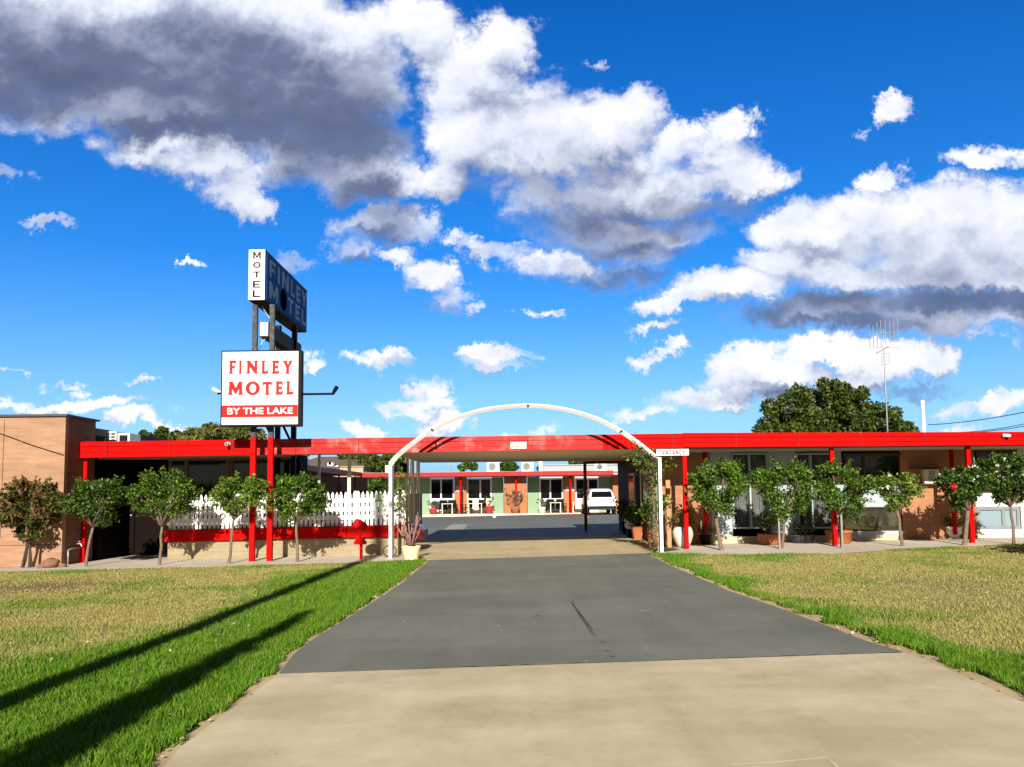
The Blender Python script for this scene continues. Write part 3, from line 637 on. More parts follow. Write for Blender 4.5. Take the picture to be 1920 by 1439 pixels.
def ground():
    xs = np.unique(np.concatenate([np.linspace(-600, -24, 8), np.arange(-24, 24.01, .4), [-16, 16], np.linspace(24, 600, 8)]))
    ys = np.unique(np.concatenate([np.linspace(-300, -4, 6), np.arange(-4, 26.01, .4), [25, 50], np.linspace(26, 56, 6), np.linspace(60, 1200, 8)]))
    X, Y = np.meshgrid(xs, ys); Z = .0115 * np.clip(X, -16, 16) + .1 * np.clip((Y - 25) / 25, 0, 1)
    co = np.stack([X, Y, Z], -1).reshape(-1, 3); ny, nx = X.shape
    i = np.arange(nx * ny).reshape(ny, nx); f = np.stack([i[:-1, :-1], i[:-1, 1:], i[1:, 1:], i[1:, :-1]], -1).reshape(-1, 4)
    me = bpy.data.meshes.new('ground'); me.from_pydata(co.tolist(), [], f.tolist())
    a = me.attributes.new('dry', 'FLOAT', 'POINT'); dv = dryness(co[:, 0], co[:, 1]); dv[np.abs(co[:, 0]) > 30] = .5; a.data.foreach_set('value', dv.astype(np.float32))
    a = me.attributes.new('soil', 'FLOAT', 'POINT'); a.data.foreach_set('value', soilness(co[:, 0], co[:, 1]).astype(np.float32))
    o = link_mesh('ground', me, ground_mats()); o['kind'] = 'structure'
ground()
# driveway: near concrete, asphalt, concrete under the carport, court
jl, jr = G(523, 1266), G(1695, 1226)
near = [V(left_edge(-3.0).item(), -3.0)] + LEg[:5] + [jl, jr] + REg[:4][::-1] + [V(right_edge(-3.0).item(), -3.0)]
near = [V(-2.6, -3.0), V(left_edge(2.0).item(), 2.0)] + LEg[:4] + [jl, jr] + REg[:3][::-1] + [V(right_edge(2.0).item(), 2.0), V(7.5, -3.0)]
sheet(near, .012, 'driveway', CONC)
rag = [jl.lerp(jr, k / 60) + Vector((0, random.uniform(-.022, .022), 0)) for k in range(1, 60)]
asphalt = sheet([jl] + LEg[5:] + [G(1212, 1039)] + REg[3:10][::-1] + [jr] + rag[::-1], .016, 'asphalt_driveway', ASPH)
road = sheet([V(-60, -12), V(60, -12), V(60, -3.02), V(-60, -3.02)], .010, 'road', ASPH2)
cl_, cr_ = G(796, 1052), G(1224, 1038)
sheet([cl_, cr_, V(4.4, 24.98), V(-3.8, 24.98)], .010, 'carport_slab', CONC2)
sheet([V(-3.8, 24.985), V(4.4, 24.985), V(4.4, 28.6), V(-3.8, 28.9)], .010, 'carport_slab', CONC2)
sheet([V(-15.9, 25.01), V(15.9, 25.01), V(15.9, 49.98), V(-15.9, 49.98)], .005, 'courtyard', ASPH2)
sheet([V(-15.9, 49.985), V(15.9, 49.985), V(15.9, 60), V(-15.9, 60)], .005, 'courtyard', ASPH2)
# path along the front of the building
sheet(LBK[:-1] + [cl_ + Vector((.0, .0, 0)), V(cl_.x, 24.97), V(-15.9, 24.97), V(-15.9, LBK[0].y)], .008, 'path', PATHM)
sheet([G(1216, 1040)] + RBK[1:] + [V(15.8, 24.97), V(4.43, 24.97), V(4.43, 21.4)], .008, 'path', PATHM)
# court strip and painted lines
sheet([(846,984),(877,984),(854,1013),(803,1016)], .014, 'drain_strip', STRIP)
def court_line(p0, p1, w=.09, name='painted_line'):
    a, b = G(*p0), G(*p1); d = (b - a); d.z = 0; n = Vector((-d.y, d.x, 0)).normalized() * w / 2
    o = sheet([a - n, b - n, b + n, a + n], .018, name, LINE); return o
court_line((846,983.5),(1148,976.5), .12); court_line((796,996),(830,996), .12); court_line((1101,986),(1117,991)); court_line((1098,967),(1104,972))
# marks on the asphalt
def flat_strip(pts, w, dz, name, m, label=None):
    bm = B(); P0 = [G(*p) for p in pts]; prev = None
    for i, p in enumerate(P0):
        d = P0[min(i + 1, len(P0) - 1)] - P0[max(i - 1, 0)]; d.z = 0; n = Vector((-d.y, d.x, 0)).normalized() * (w[i] if isinstance(w, list) else w) / 2
        a = bm.verts.new((p.x - n.x, p.y - n.y, gz(p.x, p.y) + dz)); b = bm.verts.new((p.x + n.x, p.y + n.y, gz(p.x, p.y) + dz))
        if prev: bm.faces.new((prev[0], a, b, prev[1]))
        prev = (a, b)
    o = part(name, bm, m); o['kind'] = 'structure'; o.parent = asphalt if label is None else None
    return o
SKID = mat('tyre_scuff', (.045, .04, .034), .9, .2, 20)
SPOT = mat('pale_scuff', (.40, .40, .37), .9, .3, 30)
flat_strip([(1073,1133),(1077,1140),(1085,1150),(1094,1162),(1103,1175),(1113,1187)], [.03,.02,.028,.022,.026,.01], .020, 'scuff_mark', SKID)
flat_strip([(1075,1137),(1084,1153),(1097,1172),(1106,1186),(1119,1198)], [.012,.014,.01,.012,.004], .0206, 'scuff_mark', SKID)
for (x, y, w) in [(1073,1131,.10),(1130,1208,.10),(1139,1225,.07),(1148,1236,.08),(1008,1158,.06)]:
    flat_strip([(x - 5, y), (x, y - .8), (x + 5, y)], [.01, .035, .01], .0203, 'scuff_mark', SKID)
for (x, y, w) in [(1074,1059,5),(1101,1079,6),(1145,1088,3),(1143,1107,8),(1207,1148,11),(1216,1160,2),(936,1176,2),(758,1168,2),(1211,1219,2),(1100,1243,2)]:
    flat_strip([(x - w, y - .3), (x - w * .3, y + .5), (x + w, y)], [.012, .05, .014], .0203, 'scuff_mark', SPOT)
bmj = B()
jm = mat('joint_shadow', (.20, .17, .12), .95, .2)
flat_strip([(1372,1438.5),(1450,1434),(1551,1425),(1566,1439),(1600,1470)], .012, .0145, 'slab_joint', mat('pale_joint', (.62,.56,.42), .9, .1), 'x')
# bare earth along the driveway edges and garden bed at the left wall
def edge_strip(E, side, w0, name):
    bm = B(); prev = None
    for i, p in enumerate(E):
        w = w0 * random.uniform(.5, 1.5)
        a = bm.verts.new((p.x - side * .03, p.y, gz(p.x) + .011 if False else gz(p.x) + .006)); b = bm.verts.new((p.x + side * w, p.y, gz(p.x) + .006))
        if prev: bm.faces.new((prev[0], a, b, prev[1]))
        prev = (a, b)
    o = part(name, bm, EARTH); o['kind'] = 'structure'
def dens_pts(E, k=8):
    out = []
    for a, b in zip(E[:-1], E[1:]):
        for j in range(k): out.append(a.lerp(b, j / k))
    return out + [E[-1]]
edge_strip(dens_pts([V(left_edge(2).item(), 2)] + LEg), -1, .10, 'soil_edge'); edge_strip(dens_pts([V(right_edge(2).item(), 2)] + REg), 1, .22, 'soil_edge')
sheet([(-200,1070),(0,1066),(118,1058),(118,1045),(-200,1045)], .012, 'garden_bed', EARTH)

# grass blades (one object of stuff)
def grass():
    Xs, Ys = [], []
    def scatter(x0, x1, y0, y1, dn):
        n = int((x1 - x0) * (y1 - y0) * dn); x = rng.uniform(x0, x1, n); y = rng.uniform(y0, y1, n)
        L_ = (x < left_edge(y) - .02 - .16 * vnoise(x, y, 5, 4) ** 2) & (x < 0) & (y < np.interp(x, lbx, lby) - .02)
        R_ = (x > right_edge(y) + .03 + .34 * vnoise(x * .6, y, 4, 4) ** 2) & (x > 0) & (y < np.interp(x, rbx, rby) - .02)
        vis = np.abs(x) < y * .67 + .8
        k = (L_ | R_) & vis
        # thin out where bare or dry
        x, y = x[k], y[k]; p = 1 - .45 * dryness(x, y) - .75 * soilness(x, y)
        k = rng.random(len(x)) < np.clip(p, .08, 1)
        Xs.append(x[k]); Ys.append(y[k])
    for y0, y1, dn in [(3.2, 5.5, 5200), (5.5, 7.5, 4000), (7.5, 10, 3000), (10, 13, 2600), (13, 17, 2000), (17, 21.5, 1500)]:
        scatter(-16, -1, y0, y1, dn); scatter(2, 16, y0, y1, dn)
    x = np.concatenate(Xs); y = np.concatenate(Ys); n = len(x)
    dry = dryness(x, y)
    h = (.042 + .034 * rng.random(n)) * (1 - .70 * dry) * (.75 + .5 * vnoise(x, y, 2.5, 8))
    ed = np.where(x < 0, left_edge(y) - x, x - right_edge(y)); h *= 1 + .35 * np.exp(-ed / .5) * (dry < .5)
    w = .0038 * np.maximum(1, y / 6.0) ** .5 * rng.uniform(.7, 1.3, n)
    a = rng.uniform(0, 2 * math.pi, n); lean = rng.uniform(.15, .75, n) * h; la = rng.uniform(0, 2 * math.pi, n)
    z = .0115 * np.clip(x, -16, 16)
    wx, wy = np.cos(a) * w, np.sin(a) * w; lx_, ly_ = np.cos(la) * lean, np.sin(la) * lean
    v = np.empty((n, 5, 3))
    v[:, 0] = np.stack([x - wx, y - wy, z], -1); v[:, 1] = np.stack([x + wx, y + wy, z], -1)
    v[:, 2] = np.stack([x + wx * .75 + lx_ * .35, y + wy * .75 + ly_ * .35, z + h * .6], -1); v[:, 3] = np.stack([x - wx * .75 + lx_ * .35, y - wy * .75 + ly_ * .35, z + h * .6], -1)
    v[:, 4] = np.stack([x + lx_, y + ly_, z + h], -1)
    me = bpy.data.meshes.new('grass'); me.vertices.add(n * 5); me.vertices.foreach_set('co', v.reshape(-1))
    b = np.arange(n)[:, None] * 5; li = np.concatenate([b + 0, b + 1, b + 2, b + 3, b + 3, b + 2, b + 4], 1).reshape(-1).astype(np.int32)
    me.loops.add(n * 7); me.loops.foreach_set('vertex_index', li)
    ls = np.stack([np.arange(n) * 7, np.arange(n) * 7 + 4], -1).reshape(-1).astype(np.int32); lt = np.tile(np.array([4, 3], dtype=np.int32), n)
    me.polygons.add(n * 2); me.polygons.foreach_set('loop_start', ls); me.polygons.foreach_set('loop_total', lt); me.update()
    at = me.attributes.new('dry', 'FLOAT', 'POINT'); dd = np.clip(dry + rng.normal(size=n) * .16 + .12 * (rng.random(n) > .9), 0, 1); at.data.foreach_set('value', np.repeat(dd, 5).astype(np.float32))
    m = bpy.data.materials.new('grass_blade'); m.use_nodes = True; t = m.node_tree; bs = t.nodes['Principled BSDF']; bs.inputs['Roughness'].default_value = .6; bs.inputs['Specular IOR Level'].default_value = .2
    g = N(t, 'ShaderNodeNewGeometry'); c1 = N(t, 'ShaderNodeValToRGB'); t.links.new(g.outputs['Random Per Island'], c1.inputs[0])
    c1.color_ramp.elements[0].color = (.05, .15, .008, 1); c1.color_ramp.elements[1].color = (.20, .38, .022, 1)
    c2 = N(t, 'ShaderNodeValToRGB'); t.links.new(g.outputs['Random Per Island'], c2.inputs[0]); c2.color_ramp.elements[0].color = (.29, .28, .07, 1); c2.color_ramp.elements[1].color = (.53, .46, .19, 1)
    aN = N(t, 'ShaderNodeAttribute', attribute_name='dry'); mx = N(t, 'ShaderNodeMix', data_type='RGBA'); t.links.new(smooth(t, aN.outputs['Fac'], .12, .62), mx.inputs[0]); t.links.new(c1.outputs[0], mx.inputs[6]); t.links.new(c2.outputs[0], mx.inputs[7])
    t.links.new(mx.outputs[2], bs.inputs['Base Color'])
    tr = N(t, 'ShaderNodeBsdfTranslucent'); t.links.new(mx.outputs[2], tr.inputs[0]); ms = N(t, 'ShaderNodeMixShader'); ms.inputs[0].default_value = .4
    t.links.new(bs.outputs[0], ms.inputs[1]); t.links.new(tr.outputs[0], ms.inputs[2]); t.links.new(ms.outputs[0], t.nodes['Material Output'].inputs[0])
    o = link_mesh('grass', me, m); setp(o, 'patchy green and straw coloured lawn grass either side of the driveway', 'grass', None, 'stuff')
    print('blades', n)
grass()
def litter():
    n = 480; side = rng.random(n) < .45; y = rng.uniform(4.5, 20, n); x = np.where(side, left_edge(y), right_edge(y)) + np.where(side, -1, 1) * np.abs(rng.normal(size=n)) * .12
    C = np.stack([x, y, .0115 * x + .02 + rng.random(n) * .02], -1)
    m_ = 260; x2 = np.concatenate([rng.uniform(-13, -2, m_), rng.uniform(4, 13, m_)]); y2 = rng.uniform(7, 19.5, 2 * m_); k_ = (x2 < left_edge(y2)) | (x2 > right_edge(y2)); C = np.concatenate([C, np.stack([x2, y2, .0115 * x2 + .045], -1)[k_]])
    o = link_mesh('leaf_litter', leaf_mesh('leaf_litter', C, .026, up_bias=np.array([0, 0, 2.5])), leafmat('dead_leaf', [(.30, .17, .07), (.45, .33, .16), (.55, .45, .28)], .8, .1))
    setp(o, 'dry brown leaf litter scattered along the edges of the driveway', 'leaf litter', None, 'stuff')
litter()

# ------------------------------------------------------------------ front motel building
MET = mat('reflective_glass', (.30, .29, .22), .04, .05, metal=.9)
motel = thing('motel_building', 'long low motel front with bright red fascia and open carport over the driveway', 'motel', (0, 21.4, 0))
def slab4(bm, xa, xb, za0, za1, zb0, zb1, y0, y1):
    """box whose bottom/top run za0..za1 at xa and zb0..zb1 at xb"""
    v = [bm.verts.new(p) for p in [(xa,y0,za0),(xb,y0,zb0),(xb,y0,zb1),(xa,y0,za1),(xa,y1,za0),(xb,y1,zb0),(xb,y1,zb1),(xa,y1,za1)]]
    for q in [(0,1,2,3),(5,4,7,6),(1,5,6,2),(4,0,3,7),(3,2,6,7),(4,5,1,0)]: bm.faces.new([v[i] for i in q])
def fascia(px0, px1, top, bot, m, Y, name='fascia', label=None):
    (ta, tb), (ba, bb) = top, bot
    a1 = W(px0, ta, Y); b1 = W(px1, tb, Y); a0 = W(px0, ba, Y); b0 = W(px1, bb, Y); bm = B()
    fr = [(0, .30, .0), (.30, .33, .022), (.33, .66, .006), (.66, .69, .024), (.69, .96, -.004), (.96, 1.0, .012)]
    for (f0, f1, o) in fr:
        slab4(bm, a1.x, b1.x, a0.z + (a1.z - a0.z) * f0, a0.z + (a1.z - a0.z) * f1, b0.z + (b1.z - b0.z) * f0, b0.z + (b1.z - b0.z) * f1, Y + o, Y + .16 + o * .01)
    return part(name, bm, m, motel, label)
def lin(x, x0, y0, x1, y1): return y0 + (y1 - y0) * (x - x0) / (x1 - x0)
tp = lambda x: lin(x, 148, 828.8, 1282, 813.0); bt = lambda x: lin(x, 148, 859.0, 1282, 840.3)
fascia(148, 470, (tp(148), tp(470)), (bt(148), bt(470)), RED, 21.30)
fascia(470.3, 790, (tp(470.3), tp(790)), (bt(470.3), bt(790)), FADED_GLARE, 21.302, label='faded red fascia length with pale glare in its colour')
fascia(790.3, 1130, (tp(790.3), tp(1130)), (bt(790.3), bt(1130)), FADED_GLARE, 21.30, label='faded peeling red fascia length with painted glare over the carport')
fascia(1130.3, 1282, (tp(1130.3), tp(1282)), (bt(1130.3), bt(1282)), RED, 21.303)
fascia(1282.2, 1625, (812.0, 811.0), (838.8, 837.0), RED, 21.28)
fascia(1625.3, 2350, (811.0, 808.2), (837.0, 830.5), RED, 21.283)
for px in range(200, 1900, 118):
    if px < 1282: t0, t1 = tp(px), bt(px)
    else: t0, t1 = 811.8, 838.0
    p = W(px, (t0 + t1) / 2, 21.27); z1_, z0_ = W(px, t0 + .6, 21.27).z, W(px, t1 - .6, 21.27).z
    bm = B(); box(bm, p.x - .006, p.x + .006, 21.268, 21.28, z0_, z1_); part('fascia_joint', bm, MAROON, motel)
# roof slabs and ceilings
bm = B()
box(bm, -13.3, -6.3, 21.47, 24.9, 2.80, 2.98); box(bm, -6.29, -3.36, 21.47, 22.75, 2.82, 2.98); box(bm, -3.35, 4.28, 21.47, 29.4, 2.86, 3.0)
box(bm, 4.29, 19, 21.45, 29.4, 2.80, 2.99); box(bm, 2.72, 18.5, 29.5, 32.2, 2.83, 2.97)
part('roof', bm, mat('roof_sheet', (.45, .45, .44), .5, .1, metal=.3), motel)
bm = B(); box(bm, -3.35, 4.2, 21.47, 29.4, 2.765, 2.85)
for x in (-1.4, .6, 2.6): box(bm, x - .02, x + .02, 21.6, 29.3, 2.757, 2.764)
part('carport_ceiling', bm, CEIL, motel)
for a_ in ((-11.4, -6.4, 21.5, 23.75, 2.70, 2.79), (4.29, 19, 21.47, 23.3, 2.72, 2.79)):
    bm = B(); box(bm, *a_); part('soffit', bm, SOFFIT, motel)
bm = B(); box(bm, -11.2, -9.5, 21.62, 21.68, 2.62, 2.68); part('light_tube', bm, mat('pink_tube', (.5, .2, .15), .5), motel)
bm = B(); box(bm, 2.69, 2.73, 29.45, 32.25, 2.74, 3.0); box(bm, 2.69, 18.5, 32.21, 32.26, 2.74, 3.0); box(bm, 2.69, 4.2, 29.44, 29.49, 2.74, 2.85); part('rear_fascia', bm, MAROON, motel)
bm = B(); box(bm, -3.42, -3.36, 21.5, 29.4, 2.76, 2.90); box(bm, -3.36, 4.2, 29.41, 29.45, 2.75, 2.98); part('carport_edge_beam', bm, CREAMW, motel)
bm = B(); box(bm, -6.35, -3.43, 22.70, 22.80, 2.74, 2.81); part('verandah_beam', bm, CREAMW, motel)
# posts
def postbm(x, y, z1, w=.11, z0=None):
    bm = B(); g_ = gz(x) - .03 if z0 is None else z0
    box(bm, x - w / 2, x + w / 2, y - w / 2, y + w / 2, g_, z1, .006); return bm
for px in (157, 1286, 1564, 1821):
    x = W(px, 930, 21.46).x; part('post', postbm(x, 21.53, 2.78), RED, motel)
x = W(1098, 930, 32).x; part('post', postbm(x, 32.1, 2.82, .12), MAROON, motel, 'dark red rear post')
for px, Y in ((763, 25.1), (773, 26.5), (784, 28.1)):
    x = W(px, 925, Y).x; part('post', postbm(x, Y, 2.77, .12), CREAMW, motel, 'cream post on the low carport wall')
x = W(655, 900, 22.6).x; part('post', postbm(x, 22.6, 2.75, .09), CREAMW, motel, 'cream verandah post behind the pickets')
x = W(606, 900, 23.2).x; part('post', postbm(x, 22.72, 2.75, .07), GALV, motel, 'grey verandah post behind the pickets')
# carport side wall and meter box
bm = B(); box(bm, -3.42, -3.28, 24.0, 29.1, -.1, 1.62); part('carport_side_wall', bm, mat('beige_render', (.40, .34, .27), .85, .06), motel)
bm = B(); pxbox(bm, 744, 869, 762, 887, 24.2, .25, .01); mb_ = part('meter_box', bm, BLACK, motel)
bm = B(); pxbox(bm, 749, 874, 754, 880, 24.19, .02); part('meter_window', bm, GREYM, mb_)
# low wall, red rail
xl = W(313, 1000, 21.9).x; xr = W(762, 1000, 21.9).x
bm = B(); box(bm, xl + .02, xr - .02, 21.92, 22.07, -.05, .475); slope(bm); part('low_wall', bm, BLOCK, motel)
bm = B()
xs_ = [xl - .03, -6.4, -4.5, xr + .01]
for a, b in zip(xs_[:-1], xs_[1:]): box(bm, a, b - .008, 21.81, 22.15, .49, .795, .012)
slope(bm); part('planter_rail', bm, RED, motel)
# room behind the pickets
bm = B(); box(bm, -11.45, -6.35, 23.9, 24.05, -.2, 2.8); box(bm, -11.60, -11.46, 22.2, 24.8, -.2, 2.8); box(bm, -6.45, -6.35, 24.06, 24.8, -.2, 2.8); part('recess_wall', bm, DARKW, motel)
def window(parent, px0, py0, px1, py1, Y, glass, frame=WHITE, mull=(), rails=(), fw=.05, label=None, curtain=None):
    a = W(px0, (py0 + py1) / 2, Y); b = W(px1, (py0 + py1) / 2, Y); z1 = W((px0 + px1) / 2, py0, Y).z; z0 = W((px0 + px1) / 2, py1, Y).z
    bm = B()
    box(bm, a.x, b.x, Y - .05, Y + .04, z0, z0 + fw); box(bm, a.x, b.x, Y - .05, Y + .04, z1 - fw, z1)
    box(bm, a.x, a.x + fw, Y - .047, Y + .04, z0 + fw, z1 - fw); box(bm, b.x - fw, b.x, Y - .047, Y + .04, z0 + fw, z1 - fw)
    for p in mull:
        x = W(p, 900, Y).x; box(bm, x - fw / 2, x + fw / 2, Y - .045, Y + .04, z0 + fw, z1 - fw)
    for p in rails:
        z = W((px0 + px1) / 2, p, Y).z; box(bm, a.x + fw, b.x - fw, Y - .043, Y + .04, z - fw / 2, z + fw / 2)
    f = part('window', bm, frame, parent, label)
    bm = B(); box(bm, a.x + fw * .5, b.x - fw * .5, Y - .005, Y + .01, z0 + fw * .5, z1 - fw * .5); part('pane', bm, glass, f)
    return f
window(motel, 316, 858, 430, 985, 23.80, GLASS, mat('window_mullion_brown', (.20, .155, .10), .7), mull=(350,), fw=.10)
window(motel, 431, 858, 552, 985, 23.80, GLASS, MATS['window_mullion_brown'], mull=(521,), fw=.09)
def door(parent, px0, py0, px1, py1, Y, m, hm=GALV):
    bm = B(); pxbox(bm, px0, py0, px1, py1, Y, .05); d = part('door', bm, m, parent); bm = B(); pxbox(bm, px1 - 8, (py0 + py1) / 2 + 4, px1 - 5, (py0 + py1) / 2 + 7, Y - .04, .05); part('handle', bm, hm, d)
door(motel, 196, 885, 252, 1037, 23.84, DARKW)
# right wing front wall
YW = 23.35
def wallpx(px0, px1, z0, z1, m, Y=YW, d=.15, name='wall', parent=motel, label=None):
    a = W(px0, 925, Y).x; b = W(px1, 925, Y).x; bm = B(); box(bm, a, b, Y, Y + d, z0, z1); return part(name, bm, m, parent, label)
wallpx(1226, 1333, 0, 2.79, BRKR, d=.2)
wallpx(1333.2, 1372, 0.28, 2.79, PALE, d=.12); wallpx(1443, 1494, 0.28, 2.79, PALE, d=.12); wallpx(1566, 1580, .28, 2.79, PALE, d=.12)
for (p0, p1) in ((1580.2, 1690),):
    za, zb = W(1635, 903, YW).z, W(1635, 951, YW).z; wallpx(p0, p1, zb, za, PALE, d=.12)
    wallpx(p0, p1, .28, W(1635, 996, YW).z, PALE, d=.12)
wallpx(1690.2, 1829, 0.0, 2.79, BRKR, d=.2)
wallpx(1829.2, 1912, W(1870, 950, YW).z, W(1870, 925, YW).z, WHITE, d=.12); wallpx(1829.2, 2400, .10, W(1870, 993, YW).z, CREAMW, d=.12); wallpx(1912.2, 1932, W(1870, 993, YW).z, 2.79, CREAMW, d=.13)
wallpx(1932.2, 2400, W(1870, 993, YW).z, 2.79, BRKR, d=.2)
wallpx(1333.2, 1690, -.05, .275, mat('tan_plinth', (.50, .40, .26), .85, .1), d=.18, name='plinth')
def curtainpx(px0, py0, px1, py1, Y, parent, n=16):
    a = W(px0, py0, Y); b = W(px1, py1, Y); bm = B(); k = n * 6; prev = None
    for i in range(k + 1):
        x = a.x + (b.x - a.x) * i / k; y = Y + .035 * math.sin(i / 6 * 2 * math.pi + .6 * math.sin(i * .37)) + .02 * math.sin(i * .9)
        c = (bm.verts.new((x, y, b.z)), bm.verts.new((x, y, a.z)))
        if prev: bm.faces.new((prev[0], c[0], c[1], prev[1]))
        prev = c
    return part('curtain', bm, CURT, parent, smooth_=True)
def glazed(px0, py0, px1, py1, mull=(), rails=()):
    Y = YW; a = W(px0, 925, Y).x; b = W(px1, 925, Y).x; z1 = W(px0, py0, Y).z; z0 = W(px0, py1, Y).z; fw = .05; bm = B()
    box(bm, a, b, Y - .02, Y + .10, z0, z0 + fw); box(bm, a, b, Y - .02, Y + .10, z1 - fw, z1); box(bm, a, a + fw, Y - .018, Y + .10, z0 + fw, z1 - fw); box(bm, b - fw, b, Y - .018, Y + .10, z0 + fw, z1 - fw)
    for p in mull: x = W(p, 925, Y).x; box(bm, x - fw / 2, x + fw / 2, Y - .016, Y + .1, z0 + fw, z1 - fw)
    f = part('window', bm, PALE, motel); curtainpx(px0 + 3, py0 + 3, px1 - 3, py1 - 3, Y + .16, f)
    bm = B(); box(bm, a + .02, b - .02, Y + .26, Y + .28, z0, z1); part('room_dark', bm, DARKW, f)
glazed(1373, 850, 1442, 992, (1407,)); glazed(1495, 850, 1565, 992, (1522,))
window(motel, 1581, 850, 1689, 903, YW + .05, GLASS, BROWNW, mull=(1620,), fw=.08, label='upper shaded window')  # frame in dark brown so its colour carries the eave shade
window(motel, 1581, 951.5, 1689, 996, YW + .05, MET, BROWNW, fw=.03, label='low bronze reflective window')
window(motel, 1830, 845, 1911, 925, YW + .06, GLASS, BROWNW, fw=.05)  # eave shade put into the dark frame colour here too
window(motel, 1830, 950.5, 1911, 992.5, YW + .05, GLASSB, mat('grey_frame', (.20, .22, .23), .5), mull=(1876,), fw=.09, label='low window with pale blinds')
# wall columns
for px, py0, py1 in ((1323, 850, 1001), (1787, 850, 1003)):
    a = W(px, 925, 23.0); bm = B(); tube(bm, [(a.x, 23.0, W(px, py1, 23.0).z), (a.x, 23.0, 2.72)], .06, 12); part('wall_column', bm, RED, motel, smooth_=True)
# side wall of the office under the carport
bm = B(); box(bm, 4.22, 4.36, 23.91, 32.1, -.05, 2.79); part('office_side_wall', bm, BROWNW, motel)
bm = B(); box(bm, 4.37, 18.4, 31.9, 32.05, -.05, 2.79); part('rear_wall', bm, BRKR, motel)
def sidebox(y0, y1, z0, z1, d, m, name, parent=motel, label=None):
    bm = B(); box(bm, 4.215 - d, 4.22, y0, y1, z0, z1, .004); return part(name, bm, m, parent, label)
w_ = sidebox(27.7, 28.9, 1.05, 2.25, .03, CREAMW, 'window'); bm = B(); box(bm, 4.18, 4.184, 27.78, 28.82, 1.12, 2.18); part('pane', bm, GLASS, w_)
w_ = sidebox(24.3, 25.7, 1.1, 2.25, .03, CREAMW, 'window'); bm = B(); box(bm, 4.18, 4.184, 24.38, 25.62, 1.17, 2.18); part('pane', bm, GLASSG, w_)
w_ = sidebox(26.2, 27.1, .02, 2.1, .04, DARKW, 'door'); bm = B(); box(bm, 4.14, 4.17, 26.9, 26.96, 1.0, 1.06); part('handle', bm, GALV, w_)
bm = B(); tube(bm, [(4.17, 26.05, .2), (4.17, 26.05, 2.4)], .03, 8); part('downpipe', bm, CREAMW, motel, smooth_=True)
# timber post beside the arch
bm = B(); a = W(1253, 925, 22.4); box(bm, a.x - .06, a.x + .06, 22.4, 22.52, 0, 1.92, .006); part('timber_post', bm, TIMBER, motel)
# small notice on the fascia (writing too worn to read)
bm = B(); pxbox(bm, 957, 829, 987, 842, 21.262, .025); nb = part('fascia_notice', bm, CREAMW, motel)
for q in (960, 964.5, 968, 971, 975.5, 980):
    bm = B(); pxbox(bm, q, 837.2, q + random.uniform(1.5, 2.6), 839.4, 21.258, .003); part('worn_letter', bm, BLACK, nb)

# hanging window air conditioner on the brick wall
t = thing('window_air_conditioner', 'cream boxed window air conditioner under a small hood on the brown brick wall', 'air conditioner', W(1745, 905, YW - .45))
bm = B(); pxbox(bm, 1733, 880, 1762, 907, 23.2, .5, .01); part('housing', bm, CREAMW, t)
bm = B()
for k in range(7): pxbox(bm, 1742 + 0, 884 + k * 3, 1753, 885.6 + k * 3, 23.185, .02)
part('grille', bm, GALV, t)
bm = B(); pxbox(bm, 1712, 876, 1766, 878.5, 23.1, .6); part('hood', bm, BROWNW, t); bm = B(); pxbox(bm, 1727, 907.3, 1768, 909.5, 23.15, .55); part('shelf', bm, BROWNW, t)

# cameras on the fascia
def cctv(px, py, label, aim):
    a = W(px, py, 21.26); t = thing('security_camera', label, 'security camera', a, 'security cameras on the red fascia')
    bm = B(); lathe(bm, [(.001, 0), (.055, 0), (.055, .03), (.001, .03)], (0, 0, 0), 14); bmesh.ops.rotate(bm, verts=bm.verts, cent=(0,0,0), matrix=Matrix.Rotation(R(90), 3, 'X')); bmesh.ops.translate(bm, verts=bm.verts, vec=a + Vector((0, .03, 0))); part('bracket', bm, WHITE, t)
    d = Vector(aim).normalized(); bm = B(); p = a + Vector((0, -.06, .01)); tube(bm, [a, p], .015, 8); tube(bm, [p - d * .07, p + d * .11], .042, 14); part('camera_body', bm, WHITE, t, smooth_=False)
    bm = B(); tube(bm, [p + d * .108, p + d * .116], .030, 14); part('lens', bm, BLACK, t)
cctv(428, 833, 'round white security camera on the red fascia above the picket fence', (0.05, -1, -.2))
cctv(1883, 818, 'white bullet security camera near the right end of the red fascia', (1, -.35, -.12))

# ------------------------------------------------------------------ picket fence
fen = thing('picket_fence', 'white picket fence above the red rail in front of the reception', 'fence', ((xl + xr) / 2, 21.95, .8))
bm = B(); x = xl + .03; k = 0
while x < xr - .09:
    h = 1.745 + random.uniform(-.012, .012); w = .080; y0 = 21.93; tl = random.uniform(-.006, .006)
    prism(bm, [(x, .81), (x + w, .81), (x + w + tl, h - .10), (x + w * .78 + tl, h - .035), (x + w / 2 + tl, h), (x + w * .22 + tl, h - .035), (x + tl, h - .10)], y0, y0 + .018); x += .1195
slope(bm); part('pickets', bm, WHITE, fen)
for z in (.98, 1.20, 1.44):
    bm = B(); box(bm, xl + .02, xr - .03, 21.95, 21.985, z, z + .115); slope(bm); part('rail', bm, WHITE, fen)
for xx in (xl + .10, -7.5, -5.8, -4.3, xr - .08):
    bm = B(); box(bm, xx - .045, xx + .045, 21.987, 22.07, .80, 1.75); slope(bm); part('fence_post', bm, WHITE, fen)

